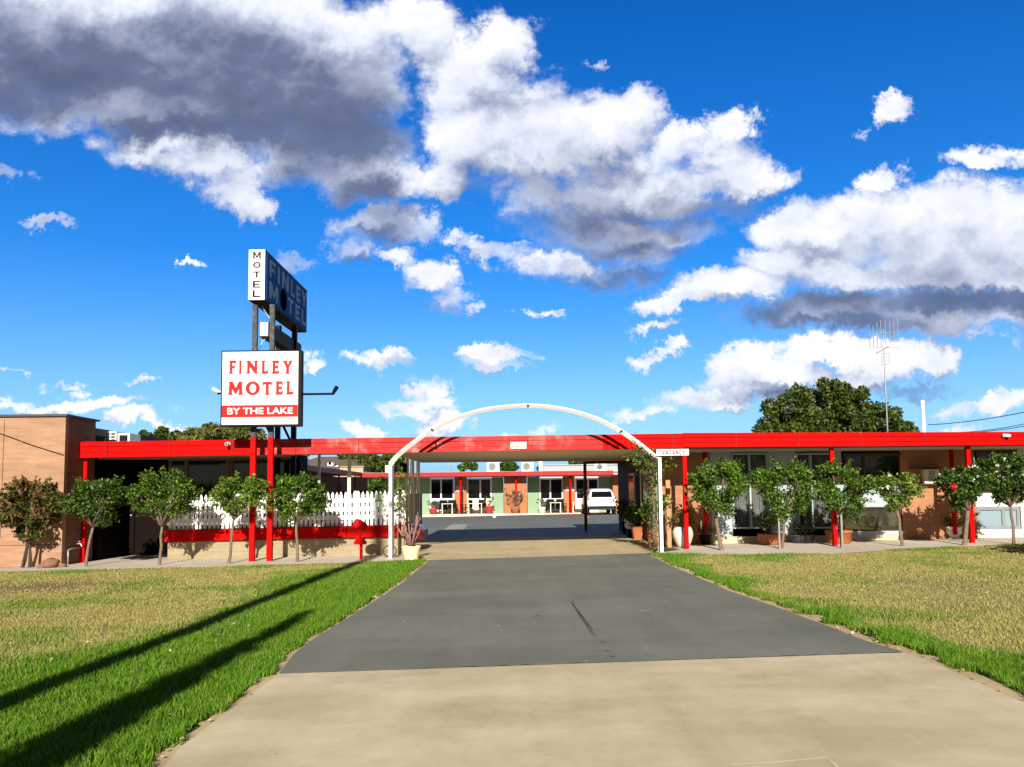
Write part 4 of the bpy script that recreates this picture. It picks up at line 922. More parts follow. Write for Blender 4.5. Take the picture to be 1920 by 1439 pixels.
# ------------------------------------------------------------------ left brick building
bb = thing('brick_building', 'windowless tan brick block with flat dark coping left of the motel', 'building', (-13, 20.6, 0))
XR = W(119, 925, 20.6).x; ZT = 3.70
bm = B(); box(bm, -24, XR, 20.6, 20.75, -.3, ZT); part('front_wall', bm, BRK, bb)
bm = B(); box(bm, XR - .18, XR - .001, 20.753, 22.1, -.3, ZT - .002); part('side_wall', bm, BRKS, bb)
bm = B(); box(bm, -24, XR - .19, 20.753, 28, ZT - .35, ZT - .15); part('roof', bm, GREYM, bb)
bm = B(); box(bm, -24.1, XR + .06, 20.54, 20.80, ZT + .002, ZT + .06); box(bm, XR - .22, XR + .06, 20.803, 22.2, ZT + .003, ZT + .055); part('coping', bm, mat('dark_coping', (.06, .045, .04), .6), bb)
bm = B(); z = W(60, 1023, 20.6).z; box(bm, -24, XR - .02, 20.592, 20.60, z, z + .012); zz = W(4, 900, 20.6).x; box(bm, zz, zz + .012, 20.592, 20.598, .6, ZT - .06); part('movement_joint', bm, BROWNW, bb)
bm = B(); tube(bm, [W(-80, 792, 20.57), W(3, 814, 20.57), W(60, 835, 20.57), W(119, 853.5, 20.57)], .010, 6); part('cable', bm, BLACK, bb)
bm = B(); a = W(122, 1050, 20.9); tube(bm, [Vector((XR + .03, 20.85, -.15)), Vector((XR + .03, 20.85, W(122, 1032, 20.9).z)), Vector((XR + .03, 20.98, W(125, 1030, 20.9).z)), Vector((XR + .03, 21.4, W(125, 1029, 20.9).z))], .02, 8); part('pipe', bm, GALV, bb, smooth_=True)
tapt = thing('garden_tap', 'small metal garden tap on the shaded brick side wall', 'tap', (XR, 21.2, .35))
zt_ = W(139, 1020, 21.3).z
bm = B(); tube(bm, [(XR, 21.3, zt_), (XR + .10, 21.3, zt_), (XR + .14, 21.3, zt_ - .07)], .018, 8); part('spout', bm, GALV, tapt)
bm = B(); tube(bm, [(XR + .07, 21.3, zt_), (XR + .07, 21.3, zt_ + .06)], .01, 6); box(bm, XR + .035, XR + .105, 21.29, 21.31, zt_ + .06, zt_ + .072); part('handle', bm, GALV, tapt)
def rock(px, py, w, d, h, label, tilt=0):
    c = G(px, py); c.y += .1; bm = B(); bmesh.ops.create_icosphere(bm, subdivisions=3, radius=1)
    for v in bm.verts:
        n = v.co.copy(); k = 1 + .08 * math.sin(n.x * 5 + px) + .07 * math.sin(n.z * 6 + n.y * 4)
        v.co = Vector((n.x * w * k, n.y * d * k, n.z * h * k))
    bmesh.ops.rotate(bm, verts=bm.verts, cent=(0, 0, 0), matrix=Matrix.Rotation(tilt, 3, 'Y')); bmesh.ops.translate(bm, verts=bm.verts, vec=(c.x, c.y, c.z + h * .72))
    solo('rock', bm, ROCK, label, 'rock', c, 'rocks in the garden bed', True)
rock(89, 1066, .24, .18, .14, 'largest rounded brown rock beside the brick corner', -.25); rock(72, 1067, .09, .08, .07, 'small dark rock tucked left of the large rounded rock'); rock(113, 1065, .11, .09, .06, 'flat small rock between the large rounded rock and the red post')
# air conditioner on the left roof
def ac_unit(name, label, px0, py0, px1, z0, Y, d, group, m=WHITE, fan=True):
    a = W(px0, py0, Y); b = W(px1, py0, Y); t = thing(name, label, 'air conditioner', ((a.x + b.x) / 2, Y, z0), group)
    bm = B(); box(bm, a.x, b.x, Y, Y + d, z0, a.z, .01); part('casing', bm, m, t)
    if fan:
        bm = B(); cx = a.x + (b.x - a.x) * .42; cz = (z0 + a.z) / 2 + .05; r = min((a.z - z0) * .36, (b.x - a.x) * .3)
        for q in (1, .72, .45, .2):
            pts = [(cx + r * q * math.cos(i * math.pi / 12), Y - .015, cz + r * q * math.sin(i * math.pi / 12)) for i in range(25)]; tube(bm, pts, .014, 4, False)
        part('fan_grille', bm, BLACK, t)
        bm = B(); lathe(bm, [(.001, 0), (r, 0), (r, .004), (.001, .004)], (0, 0, 0), 20); bmesh.ops.rotate(bm, verts=bm.verts, cent=(0,0,0), matrix=Matrix.Rotation(R(90), 3, 'X')); bmesh.ops.translate(bm, verts=bm.verts, vec=(cx, Y - .002, cz)); part('fan_recess', bm, mat('pale_grey_plastic', (.30,.33,.30), .6), t)
    return t
t = ac_unit('roof_air_conditioner', 'white louvred evaporative cooler on the left roof beside the brick block', 196, 809, 218, 2.98, 23.2, .7, None, fan=False)
bm = B(); ax = W(196, 809, 23.2); bx_ = W(218, 809, 23.2)
for i in range(2):
    for k in range(4):
        x0 = ax.x + .05 + i * .15; z = 3.14 + k * .09; box(bm, x0, x0 + .11, 23.185, 23.21, z, z + .055)
part('louvre', bm, GREYM, t)
bm = B(); box(bm, bx_.x + .002, bx_.x + .34, 23.3, 24.0, 2.98, W(218, 811, 23.2).z - .02, .01); part('side_casing', bm, WHITE, t)
bm = B(); box(bm, bx_.x + .05, bx_.x + .29, 23.285, 23.31, 3.12, W(218, 816, 23.2).z); part('side_grille', bm, BLACK, t)

# ------------------------------------------------------------------ pylon sign
sg = thing('pylon_sign', 'tall motel pylon sign with white board, red lettering and a blue side box above', 'sign', (W(489, 1050, 20.6).x, 20.6, -.1))
FY, RY = 20.62, 23.3
for k, px in enumerate((472, 505)):
    x = W(px + .5, 1050, FY).x; bm = B(); ztop = W(px, 820, FY).z; zt = 5.62 if k == 0 else 6.6; box(bm, x - .068, x + .068, FY - .06, FY + .06, gz(x) - .1, ztop, .006); part('post', bm, RED, sg, 'lower red sign post')
    bm = B(); box(bm, x - .062, x + .062, FY - .055, FY + .055, ztop, 6.58, .004); part('post', bm, GREYM, sg, 'upper grey sign post')
for px in (520.5, 550.5):
    x = W(px, 820, RY).x; bm = B(); box(bm, x - .07, x + .07, RY - .06, RY + .06, gz(x) - .1, 6.6, .004); part('post', bm, BLACK, sg, 'rear black sign post')
    bm = B(); tube(bm, [(x, RY, 3.0), (x, RY - 1.5, 3.75)], .04, 6); part('brace', bm, BLACK, sg)
# lower board
YB = 20.30; a = W(414, 728, YB); b = W(560.5, 728, YB); zt = W(488, 657, YB).z; zb = W(488, 800, YB).z; fw = .04
bm = B(); box(bm, a.x, b.x + .055, YB, YB + .24, zb, zt, .008); brd = part('lower_board', bm, BLACK, sg)
bm = B(); box(bm, a.x + fw, b.x - .02, YB - .012, YB - .001, zb + .05, zt - .04); part('board_face', bm, SIGNW, brd)
bm = B(); z0 = W(488, 440 + 1232 / 3.597, YB).z; z1 = W(488, 440 + 1151 / 3.597, YB).z; box(bm, a.x + fw + .002, b.x - .022, YB - .017, YB - .0125, z0, z1); part('red_band', bm, SIGNR, brd)
def zr(px0, py0, px1, py1):  # rectangle in the close-up view of the board
    A = W(380 + px0 / 3.597, 440 + py1 / 3.597, YB); C_ = W(380 + px1 / 3.597, 440 + py0 / 3.597, YB); return A, C_
for ch, x0, x1, y0, y1 in [('F',175,228,850,941),('I',243,268,850,941),('N',290,378,850,941),('L',393,445,850,941),('E',463,520,850,941),('Y',535,612,850,941),('M',172,275,992,1084),('O',290,388,990,1086),('T',403,470,991,1083),('E',487,545,990,1082),('L',560,615,990,1081)]:
    A, C_ = zr(x0, y0, x1, y1); glyph_mesh('letter', GL[ch], SIGNR, brd, (A.x, YB - .0125, A.z), C_.x - A.x, C_.z - A.z, .006, bold=0.0 if ch == 'I' else .045)
A, C_ = zr(168, 1166, 609, 1214); text_mesh('lettering', 'BY THE LAKE', SIGNW, brd, (A.x, YB - .0175, A.z), C_.x - A.x, C_.z - A.z, bold=.018)
# upper box: white end face, blue side faces
YU = 20.4; XL_, XR_ = W(466, 515, YU).x, W(497.5, 515, YU).x; z1 = W(482, 468, YU).z; z0 = W(482, 563.5, YU).z; YE = 24.6
bm = B(); box(bm, XL_, XR_, YU, YE, z0, z1, .01); ub = part('upper_box', bm, BLACK, sg)
bm = B(); box(bm, XL_ + .005, XR_ - .01, YU - .012, YU - .001, z0 + .01, z1 - .01); part('end_face', bm, SIGNW, ub)
wd_ = XR_ - XL_
for i, ch in enumerate('MOTEL'):
    y0_ = 440 + [118, 186, 250, 315, 377][i] / 3.597; y1_ = 440 + [165, 227, 292, 360, 424][i] / 3.597
    zt_, zb_ = W(482, y0_, YU).z, W(482, y1_, YU).z
    glyph_mesh('letter', BK[ch], BLACK, ub, (XL_ + wd_ * .27, YU - .0125, zb_), wd_ * .46, zt_ - zb_, .006)
bm = B(); box(bm, XR_ + .001, XR_ + .010, YU + .10, YE - .10, z0 + .06, z1 - .06); part('side_face', bm, BLUE, ub, 'blue side face')
hh = z1 - z0; LL = YE - YU
uy = Vector((0, 1, 0))
for ch, f0, f1 in [('F',.08,.20),('I',.25,.29),('N',.35,.50),('L',.56,.65),('E',.70,.80),('Y',.84,.97)]:
    glyph_mesh('letter', BK[ch], BLUEL, ub, (XR_ + .011, YU + LL * f0, z0 + hh * .54), LL * (f1 - f0), hh * .34, .006, ux=uy)
for ch, f0, f1 in [('M',.08,.26),('T',.49,.62),('E',.68,.79),('L',.85,.95)]:
    glyph_mesh('letter', BK[ch], BLUEL, ub, (XR_ + .011, YU + LL * f0, z0 + hh * .12), LL * (f1 - f0), hh * .33, .006, ux=uy)
bm = B(); lathe(bm, [(.001, 0), (.30, 0), (.30, .01), (.001, .01)], (0, 0, 0), 28); bmesh.ops.rotate(bm, verts=bm.verts, cent=(0,0,0), matrix=Matrix.Rotation(R(90), 3, 'Y')); bmesh.ops.translate(bm, verts=bm.verts, vec=(XR_ + .011, YU + LL * .385, z0 + hh * .30)); part('black_disc', bm, mat('hollow_black', (.001, .001, .0015), .9, .1, spec=.0), ub)
bm = B(); box(bm, XL_ - .010, XL_ - .001, YU + .10, YE - .10, z0 + .06, z1 - .06); part('side_face', bm, BLUE, ub, 'blue side face')
# small middle box
xm0, xm1 = W(486, 618, 20.8).x, W(505, 618, 20.8).x; zm1, zm0 = W(496, 604, 20.8).z, W(496, 632, 20.8).z
bm = B(); box(bm, xm0, xm1, 20.8, 24.0, zm0, zm1, .01); mbx = part('middle_box', bm, BLACK, sg)
bm = B(); box(bm, xm0 + .01, xm1 - .03, 20.788, 20.799, zm0 + .02, zm1 - .01); part('end_panel', bm, GALV, mbx)
# lamp arms
def sign_lamp(p0, p1, tip, m, hm):
    bm = B(); tube(bm, [p0, p1], .03, 8); arm = part('lamp_arm', bm, m, sg); bm = B(); q = p1 + Vector((0, 0, .07)); tube(bm, [p1 + Vector((0, 0, 0)), q], .018, 6); d = (Vector(tip)).normalized(); tube(bm, [q - d * .10, q + d * .02, q + d * .14], [.035, .05, .055], 10); part('lamp_head', bm, hm, arm)
sign_lamp(W(565, 739.5, 20.5), W(627, 738.8, 20.5), (.6, -.5, .75), BLACK, BLACK)
sign_lamp(W(414, 737, 20.5), W(407.5, 739, 20.5), (-.9, -.3, .45), BLACK, WHITE)
bm = B(); tube(bm, [W(503, 632, 20.9), W(492, 640, 20.9), W(486, 657, 20.9)], .008, 5); tube(bm, [Vector((xm1 + .02, 21, zm1)), Vector((xm1 + .03, 20.9, 6.2)), Vector((xm0 + .1, 20.7, 6.55))], .008, 5); part('wiring', bm, WHITE, sg)

# ------------------------------------------------------------------ entrance arch
ar = thing('entrance_arch', 'cream steel double arch spanning the driveway in front of the carport', 'arch', (W(988, 1040, 20.2).x, 20.2, 0))
def arch_frame(Y):
    # outline read from the photo at the plane of the front hoop
    px = [(732.5,868),(745,853.5),(775,829),(810,805),(850,785),(900,769.5),(945,762.5),(990,760),(1035,763),(1080,772),(1125,787),(1165,808),(1200,832),(1225,852),(1236.5,860)]
    P3 = [W(x, y, 20.45) for x, y in px]
    bm = B(); pts = [Vector((p.x, Y, p.z)) for p in P3]
    n = 60; ctrl = pts; out = []
    for i in range(len(ctrl) - 1):
        p0, p1, p2, p3 = ctrl[max(i-1,0)], ctrl[i], ctrl[i+1], ctrl[min(i+2,len(ctrl)-1)]
        for j in range(4):
            t_ = j / 4; out.append(.5 * ((2*p1) + (-p0+p2)*t_ + (2*p0-5*p1+4*p2-p3)*t_*t_ + (-p0+3*p1-3*p2+p3)*t_**3))
    out.append(ctrl[-1]); tube(bm, out, .038, 4, True)
    part('hoop', bm, WHITE, ar)
    for e in (out[0], out[-1]):
        bm = B(); box(bm, e.x - .040, e.x + .040, Y - .040, Y + .040, gz(e.x) - .05, e.z + .03, .004); part('post', bm, WHITE, ar)
        bm = B(); box(bm, e.x - .09, e.x + .09, Y - .09, Y + .09, gz(e.x) - .02, gz(e.x) + .03, .004); part('base_plate', bm, GALV, ar)
    return out
A1 = arch_frame(20.45); A2 = arch_frame(20.76)
for i in (12, 28, 44):
    bm = B(); tube(bm, [A1[i] + Vector((0, .05, 0)), A2[i] - Vector((0, .05, 0))], .02, 6); part('spacer', bm, CREAMW, ar)
    bm = B(); p = A1[i] + Vector((0, -.07, -.01)); tube(bm, [p, p + Vector((0, .03, 0))], .028, 10); part('lamp_socket', bm, BLACK, ar)
vs_ = thing('vacancy_sign', 'narrow white sign reading VACANCY at the right shoulder of the arch', 'sign', W(1262, 849, 20.39))
bm = B(); pxbox(bm, 1231, 842.5, 1291.5, 854.5, 20.35, .04, .004); part('board', bm, SIGNW, vs_)
for i, ch in enumerate('VACANCY'):
    A = W(1242 + i * 6.2, 853.2, 20.35); C_ = W(1242 + i * 6.2 + 5.0, 844.2, 20.35); glyph_mesh('letter', BK[ch], BLACK, vs_, (A.x, 20.348, A.z), C_.x - A.x, C_.z - A.z, .006)
bm = B(); pxbox(bm, 722, 873, 731, 887, 20.87, .12, .01); solo('junction_box', bm, CREAMW, 'small cream box fixed behind the left arch post', 'utility box', W(726, 880, 20.87))

# ------------------------------------------------------------------ red letterbox
lb = thing('letterbox', 'red drum letterbox on a stepped red stand in front of the picket fence', 'letterbox', G(676, 1050))
Yl = G(676, 1050).y
bm = B(); a = W(677, 1045, Yl); box(bm, a.x - .034, a.x + .034, Yl - .03, Yl + .03, gz(a.x) - .05, W(677, 1021, Yl).z, .004); part('stand', bm, RED, lb)
bm = B(); s0 = W(665, 1021, Yl); s1 = W(686, 1014.5, Yl); box(bm, s0.x, s1.x, Yl - .12, Yl + .12, s0.z, s1.z, .006); s0 = W(667, 1014.3, Yl); s1 = W(683.5, 1007.5, Yl); box(bm, s0.x, s1.x, Yl - .10, Yl + .10, s0.z, s1.z, .006); part('stepped_base', bm, RED, lb)
bm = B(); tube(bm, [W(675, 1008, Yl), W(675, 990, Yl)], .03, 8); part('neck', bm, RED, lb)
bm = B(); c = W(674.5, 984.5, Yl); ax_ = Vector((-.35, -.8, .28)).normalized(); tube(bm, [c - ax_ * .17, c - ax_ * .165, c + ax_ * .14, c + ax_ * .15], [.095, .12, .12, .10], 24); part('drum', bm, RED, lb)
bm = B(); tube(bm, [c + ax_ * .151, c + ax_ * .157], .085, 24); part('drum_lid', bm, DKRED, lb)

# ------------------------------------------------------------------ pots
def pot(label, px, py, r, h, m, Y=None, prof=None, sq=0, cat='pot', group='potted plants around the entrance', soil=True, name='plant_pot'):
    g_ = G(px, py) if Y is None else W(px, py, Y); g_.z = gz(g_.x, g_.y) + .01
    t = thing(name, label, cat, g_, group); bm = B()
    pr = prof or [(.70, 0), (.74, .03), (.90, .75), (.95, .88), (1.04, .90), (1.04, 1.0), (.93, 1.0), (.90, .9)]
    lathe(bm, [(a * r, b * h) for a, b in pr], g_, 28, sq); part('pot', bm, m, t, smooth_=(sq == 0))
    if soil:
        bm = B(); rr = pr[-1][0] * r * .98; lathe(bm, [(.001, h * .915), (rr, h * .91), (rr, h * .93), (.001, h * .94)], g_, 20, sq); part('soil', bm, EARTH, t)
    return t, g_
def stems(t, base, n, h, spread, m, r=.012, fork=2, name='stems', curl=.0):
    bm = B()
    tips = []
    for i in range(n):
        a = 2 * math.pi * i / n + random.uniform(-.3, .3); s = spread * random.uniform(.35, 1)
        hh_ = h * random.uniform(.6, 1.0); p0 = Vector(base) + Vector((math.cos(a) * .02, math.sin(a) * .02, 0))
        p1 = p0 + Vector((math.cos(a) * s * .35, math.sin(a) * s * .35, hh_ * .35)); p2 = p0 + Vector((math.cos(a) * s * .85, math.sin(a) * s * .85, hh_ * .68)); p3 = p0 + Vector((math.cos(a) * s * (1 - curl), math.sin(a) * s * (1 - curl), hh_))
        tube(bm, [p0, p1, p2, p3], [r * 1.5, r * 1.15, r * .9, r * .5], 6); tips.append(p3)
        for _ in range(fork):
            st_ = p1.lerp(p2, random.random()); e_ = st_ + Vector((random.uniform(-.5, .5) * s, random.uniform(-.5, .5) * s, hh_ * random.uniform(.25, .5))); mid_ = st_.lerp(e_, .5) + Vector((random.uniform(-.04, .04), 0, -.02)); tube(bm, [st_, mid_, e_], [r * .9, r * .75, r * .4], 6); tips.append(e_)
    part(name, bm, m, t, smooth_=True); return tips
def leaves(t, centres, per, rad, size, m, name='leaves'):
    C = np.repeat(np.array([list(c) for c in centres]), per, 0) + rng.normal(size=(len(centres) * per, 3)) * rad
    link_mesh(name, leaf_mesh(name, C, size), m, t)
t, g_ = pot('cream tapered pot with a bare pink branching succulent beside the left arch post', 771, 1051, .245, .34, CREAMP, prof=[(.66,0),(.70,.03),(.88,.7),(.98,.93),(1.0,1.0),(.92,1.0),(.90,.9)])
tips = stems(t, g_ + Vector((0, 0, .30)), 8, .80, .46, STEM, .021, 2, curl=-.15); leaves(t, tips, 2, .02, .03, LEAF_R)
t, g_ = pot('tall square terracotta pot in the sun against the dark office wall', 1196, 1010, .21, .44, TERRA, Y=26.2, prof=[(.68,0),(.70,.02),(.98,.92),(1.03,.93),(1.03,1.0),(.94,1.0),(.92,.93)], sq=6)
tips = stems(t, g_ + Vector((0, 0, .40)), 9, .55, .35, BARKD, .009, 2); leaves(t, tips, 16, .08, .09, LEAF_D)
t, g_ = pot('terracotta urn with a leafy shrub directly left of the right arch post', 1225, 1023, .17, .52, TERRA, Y=22.0, prof=[(.55,0),(.62,.05),(.95,.55),(1.0,.85),(1.03,.9),(1.0,1.0),(.88,1.0),(.86,.93)])
tips = stems(t, g_ + Vector((0, 0, .48)), 9, .8, .42, BARK, .012, 2); leaves(t, tips, 14, .09, .07, LEAF_Y)
t, g_ = pot('large round white vase behind the red post right of the arch', 1281, 1026, .28, .56, WHITEP, Y=22.2, prof=[(.45,0),(.52,.03),(.80,.25),(.98,.55),(1.0,.75),(.86,.93),(.80,.96),(.84,1.0),(.74,1.0),(.72,.93)])
tips = stems(t, g_ + Vector((0, 0, .5)), 8, .5, .4, BARK, .008, 2); leaves(t, tips, 12, .08, .06, LEAF_R)
t, g_ = pot('low round terracotta pot under the curtained window behind the second right tree', 1443, 1021, .33, .30, TERRA, Y=22.6, prof=[(.78,0),(.86,.1),(1.0,.5),(.94,.85),(1.0,.9),(.98,1.0),(.86,1.0),(.84,.9)])
tips = stems(t, g_ + Vector((0, 0, .25)), 8, .55, .5, BARK, .008, 2); leaves(t, tips, 12, .09, .06, LEAF_D)
t, g_ = pot('squat dark bowl planter on the path between the two curtained windows', 1505, 1016, .38, .22, mat('dark_pot', (.05, .05, .055), .6, .2), Y=22.9)
tips = stems(t, g_ + Vector((0, 0, .18)), 7, .35, .45, BARK, .007, 1); leaves(t, tips, 9, .07, .055, LEAF_D)
t, g_ = pot('wide terracotta pot partly behind the third red post', 1573, 1019, .36, .36, TERRA, Y=22.4, prof=[(.80,0),(.84,.05),(.96,.8),(1.02,.82),(1.02,1.0),(.9,1.0),(.88,.9)])
tips = stems(t, g_ + Vector((0, 0, .3)), 9, .65, .5, BARKD, .008, 2); leaves(t, tips, 10, .08, .06, LEAF_G)
t, g_ = pot('ornate pale urn below the dark red wall column near the right end', 1790, 1017, .22, .36, WHITEP, Y=23.2, prof=[(.7,0),(.72,.08),(.5,.16),(.6,.25),(.95,.5),(.9,.8),(1.05,.86),(1.05,.95),(.9,1.0),(.86,.93)])
tips = stems(t, g_ + Vector((0, 0, .3)), 7, .4, .3, BARKD, .006, 1); leaves(t, tips, 8, .06, .05, LEAF_D)
t, g_ = pot('black drum planter below the red wall column beside the white vase', 1323, 1016, .17, .26, BLACK, Y=23.1)
tips = stems(t, g_ + Vector((0, 0, .2)), 7, .3, .3, BARKD, .006, 1); leaves(t, tips, 9, .06, .05, LEAF_R)
# dark plants by the office wall
for (px, py, Y, lab) in [(1172, 985, 30.0, 'dark leafy shrub in a black pot furthest back along the office wall'), (1186, 994, 28.0, 'dark bushy shrub in a black pot nearer along the office wall')]:
    t, g_ = pot(lab, px + 6, py, .26, .4, BLACK, Y=Y)
    tips = stems(t, g_ + Vector((0, 0, .35)), 10, .7, .42, BARKD, .01, 3); leaves(t, tips, 12, .11, .09, LEAF_D)
t = thing('gas_heater', 'white outdoor unit standing against the shaded office wall', 'outdoor unit', (3.95, 27.3, .1)); bm = B(); box(bm, 3.85, 4.2, 27.2, 27.8, .35, .95, .03); part('casing', bm, WHITE, t); bm = B(); 
for k in range(5): box(bm, 3.90, 4.15, 27.19, 27.2, .45 + k * .09, .49 + k * .09)
part('grille', bm, BLACK, t); bm = B(); box(bm, 3.9, 4.15, 27.25, 27.75, .05, .34); part('stand', bm, BLACK, t)
# vine up the right arch post
vn = thing('climbing_vine', 'leafy climbing vine winding up the right arch post and along the hoop', 'vine', G(1227, 1031), 'climbing plants on the arch')
path = [W(1228,1031,20.70), W(1224,990,20.75), W(1227,950,20.67), W(1222,915,20.75), W(1226,885,20.70), W(1214,868,20.65), W(1200,862,20.65), W(1190,852,20.60)]
bm = B(); tube(bm, path, [.035,.03,.03,.025,.022,.018,.012,.006], 7); tube(bm, [p + Vector((.04 * math.sin(i * 2), .03, 0)) for i, p in enumerate(path[:6])], .016, 6)
p2 = [W(1226,868,20.65), W(1214,850,20.55), W(1203,838,20.55), W(1194,828,20.55), W(1188,818,20.60)]; tube(bm, p2, [.02,.016,.012,.009,.005], 6); p3 = [W(1226,880,20.65), W(1240,872,20.75), W(1252,868,20.85)]; tube(bm, p3, [.014,.01,.005], 5)
part('stem', bm, BARK, vn, smooth_=True)
cs = [];
for a, b in zip(path[:-1], path[1:]):
    for k in range(7): cs.append(a.lerp(b, k / 7))
leaves(vn, cs, 13, .085, .05, leafmat('vine_leaf', [(.04,.07,.02),(.08,.13,.03),(.15,.2,.06),(.2,.17,.08)]), 'foliage')
leaves(vn, path[4:] + p3, 40, .13, .055, LEAF_G, 'foliage'); leaves(vn, p2, 10, .06, .045, LEAF_G, 'foliage')
v2 = thing('climbing_vine', 'yellow green creeper on the left arch post above the pickets', 'vine', W(745, 1040, 20.62), 'climbing plants on the arch')
bm = B(); p = [W(747,1046,20.95), W(746,1000,20.95), W(749,950,20.97), W(744,915,20.95), W(750,890,20.95)]; tube(bm, p, [.016,.014,.012,.01,.005], 6); q = [W(747,955,20.95), W(722,950,21.00), W(712,938,21.05)]; tube(bm, q, [.012,.009,.005], 5); part('stem', bm, BARK, v2, smooth_=True)
leaves(v2, p[2:] + [W(738,905,20.95), W(746,922,20.95), W(752,905,21.05)], 34, .10, .06, LEAF_Y, 'foliage'); leaves(v2, q, 12, .07, .055, LEAF_Y, 'foliage')
bm = B(); hc = G(727, 1048); tube(bm, [(hc.x + .17 * math.cos(a_), hc.y + .35, .13 + .15 * math.sin(a_)) for a_ in [k * math.pi / 10 for k in range(21)]], .016, 6, False); solo('hose_coil', bm, BROWNW, 'brown hose coil leaning at the foot of the low wall by the arch', 'hose', (hc.x, hc.y + .35, 0), None, True)

# ------------------------------------------------------------------ small standard trees
ST = standard_tree
ST('reddish multi trunk small tree in front of the tan brick block', (50,1062), (60,985), (0,897,116,1012), LEAF_R, 2700, Y=20.2, multi=4, trunk_r=.030, bark=BARKD, leaf=.062)
ST('dark green round small tree in front of the leftmost red post', (162,1058), (173,990), (120,893,244,992), LEAF_D, 4600, Y=20.15)
ST('bushy green small tree leaning at the left end of the picket fence', (299,1057), (306,988), (249,884,372,986), LEAF_G, 4600, Y=20.15)
ST('small green tree just left of the red sign posts', (429,1056), (439,975), (394,890,502,972), LEAF_Y, 3400, Y=20.15)
ST('upright green small tree just right of the red sign posts', (557,1056), (556,980), (505,890,613,990), LEAF_G, 3900, Y=20.15)
ST('large crowned small tree nearest the right side of the arch', (1353,1032), (1345,958), (1288,864,1406,966), LEAF_G, 5200, Y=20.9, trunk_r=.055)
ST('dense green small tree in front of the first curtained window', (1466,1031), (1468,965), (1414,864,1532,978), LEAF_G, 5200, Y=20.9)
ST('dense round small tree at the third red post', (1579,1031), (1576,966), (1524,868,1632,968), LEAF_G, 5200, Y=20.85)
ST('slim trunked sparse small tree in front of the bronze window', (1692,1026), (1682,958), (1636,886,1724,958), LEAF_Y, 2600, Y=20.9, trunk_r=.04, flowers=5)
ST('white flowering small tree with one red bloom at the last red post', (1808,1023), (1818,958), (1762,868,1856,962), LEAF_D, 4400, Y=20.8, trunk_r=.055, flowers=26, red_flower=True)
ST('white flowering small tree with a thin pale trunk at the right edge', (1901,1021), (1894,950), (1836,852,1940,952), LEAF_D, 5000, Y=20.8, trunk_r=.038, flowers=28)
for px, lab in ((1462, 'thin timber stake beside the tree at the first curtained window'), (1579.5, 'grey timber stake beside the tree at the third red post')):
    a = W(px, 1031, 20.8); bm = B(); box(bm, a.x - .022, a.x + .022, 20.78, 20.82, gz(a.x) - .05, W(px, 965, 20.8).z, .003); solo('tree_stake', bm, mat('grey_timber', (.26, .24, .21), .9, .2), lab, 'stake', (a.x, 20.8, gz(a.x)), 'stakes tied to young trees')

# ------------------------------------------------------------------ cars
def car(name, label, M4, paint, prof, glass, suv=True):
    """prof: list of (x, zlow, zbelt, zroof, wlow, wbelt, wroof); x runs from the tail to the nose"""
    t = thing(name, label, 'car', M4.translation); 
    def ring(s):
        x, zl, zb, zr_, wl, wb, wr = s
        h = [(wl * .86, zl), (wl, zl + .10), (wb * 1.005, zl + (zb - zl) * .55), (wb * .985, zb), (wr + (wb - wr) * .12, zr_ - (zr_ - zb) * .12), (wr * .86, zr_), (wr * .4, zr_ + .012)]
        return [(x, y, z) for y, z in h] + [(x, -y, z) for y, z in h[::-1]]
    bm = B(); rs = [[bm.verts.new(M4 @ Vector(p)) for p in ring(s)] for s in prof]
    for a, b in zip(rs[:-1], rs[1:]):
        for i in range(len(a)): bm.faces.new((a[i], a[(i + 1) % len(a)], b[(i + 1) % len(a)], b[i]))
    bm.faces.new(rs[0]); bm.faces.new(rs[-1][::-1]); part('body', bm, paint, t, smooth_=False)
    def quad(name_, pts, m, th=.012, par=t):
        bm = B(); P_ = [M4 @ Vector(p) for p in pts]; n_ = (P_[1] - P_[0]).cross(P_[2] - P_[0]).normalized() * th
        a = [bm.verts.new(p - n_) for p in P_]; b = [bm.verts.new(p + n_) for p in P_]; bm.faces.new(a); bm.faces.new(b[::-1])
        for i in range(len(a)): bm.faces.new((a[i], a[(i + 1) % len(a)], b[(i + 1) % len(a)], b[i]))
        return part(name_, bm, m, par)
    for (nm, pts, m) in glass: quad(nm, pts, m)
    return t, quad
def wheels(t, M4, xs, w, r, m=TYRE):
    for x in xs:
        for s in (-1, 1):
            bm = B(); a = M4 @ Vector((x, s * (w - .11), r)); b = M4 @ Vector((x, s * (w + .11), r)); tube(bm, [a, a.lerp(b, .1), a.lerp(b, .9), b], [r * .93, r, r, r * .93], 24); wh = part('wheel', bm, m, t)
            bm = B(); c0 = M4 @ Vector((x, s * (w + .105), r)); c1 = M4 @ Vector((x, s * (w + .118), r)); tube(bm, [c0, c1], r * .62, 16); part('rim', bm, GALV, wh)
M4 = Matrix.Translation((5.62, 50.6, gz(5.6, 50.6))) @ Matrix.Rotation(R(90.5), 4, 'Z')
suvp = [(0,.42,.95,1.02,.80,.90,.80),(.08,.36,1.02,1.15,.84,.925,.78),(.22,.34,1.04,1.48,.86,.93,.68),(.5,.32,1.04,1.63,.87,.935,.66),(1.3,.30,1.02,1.67,.88,.935,.68),(2.4,.30,1.0,1.64,.88,.935,.67),(3.1,.30,.99,1.35,.88,.93,.66),(3.5,.30,.96,1.03,.88,.92,.74),(4.2,.32,.86,.92,.86,.90,.72),(4.52,.40,.70,.78,.78,.80,.66)]
G_ = GLASS
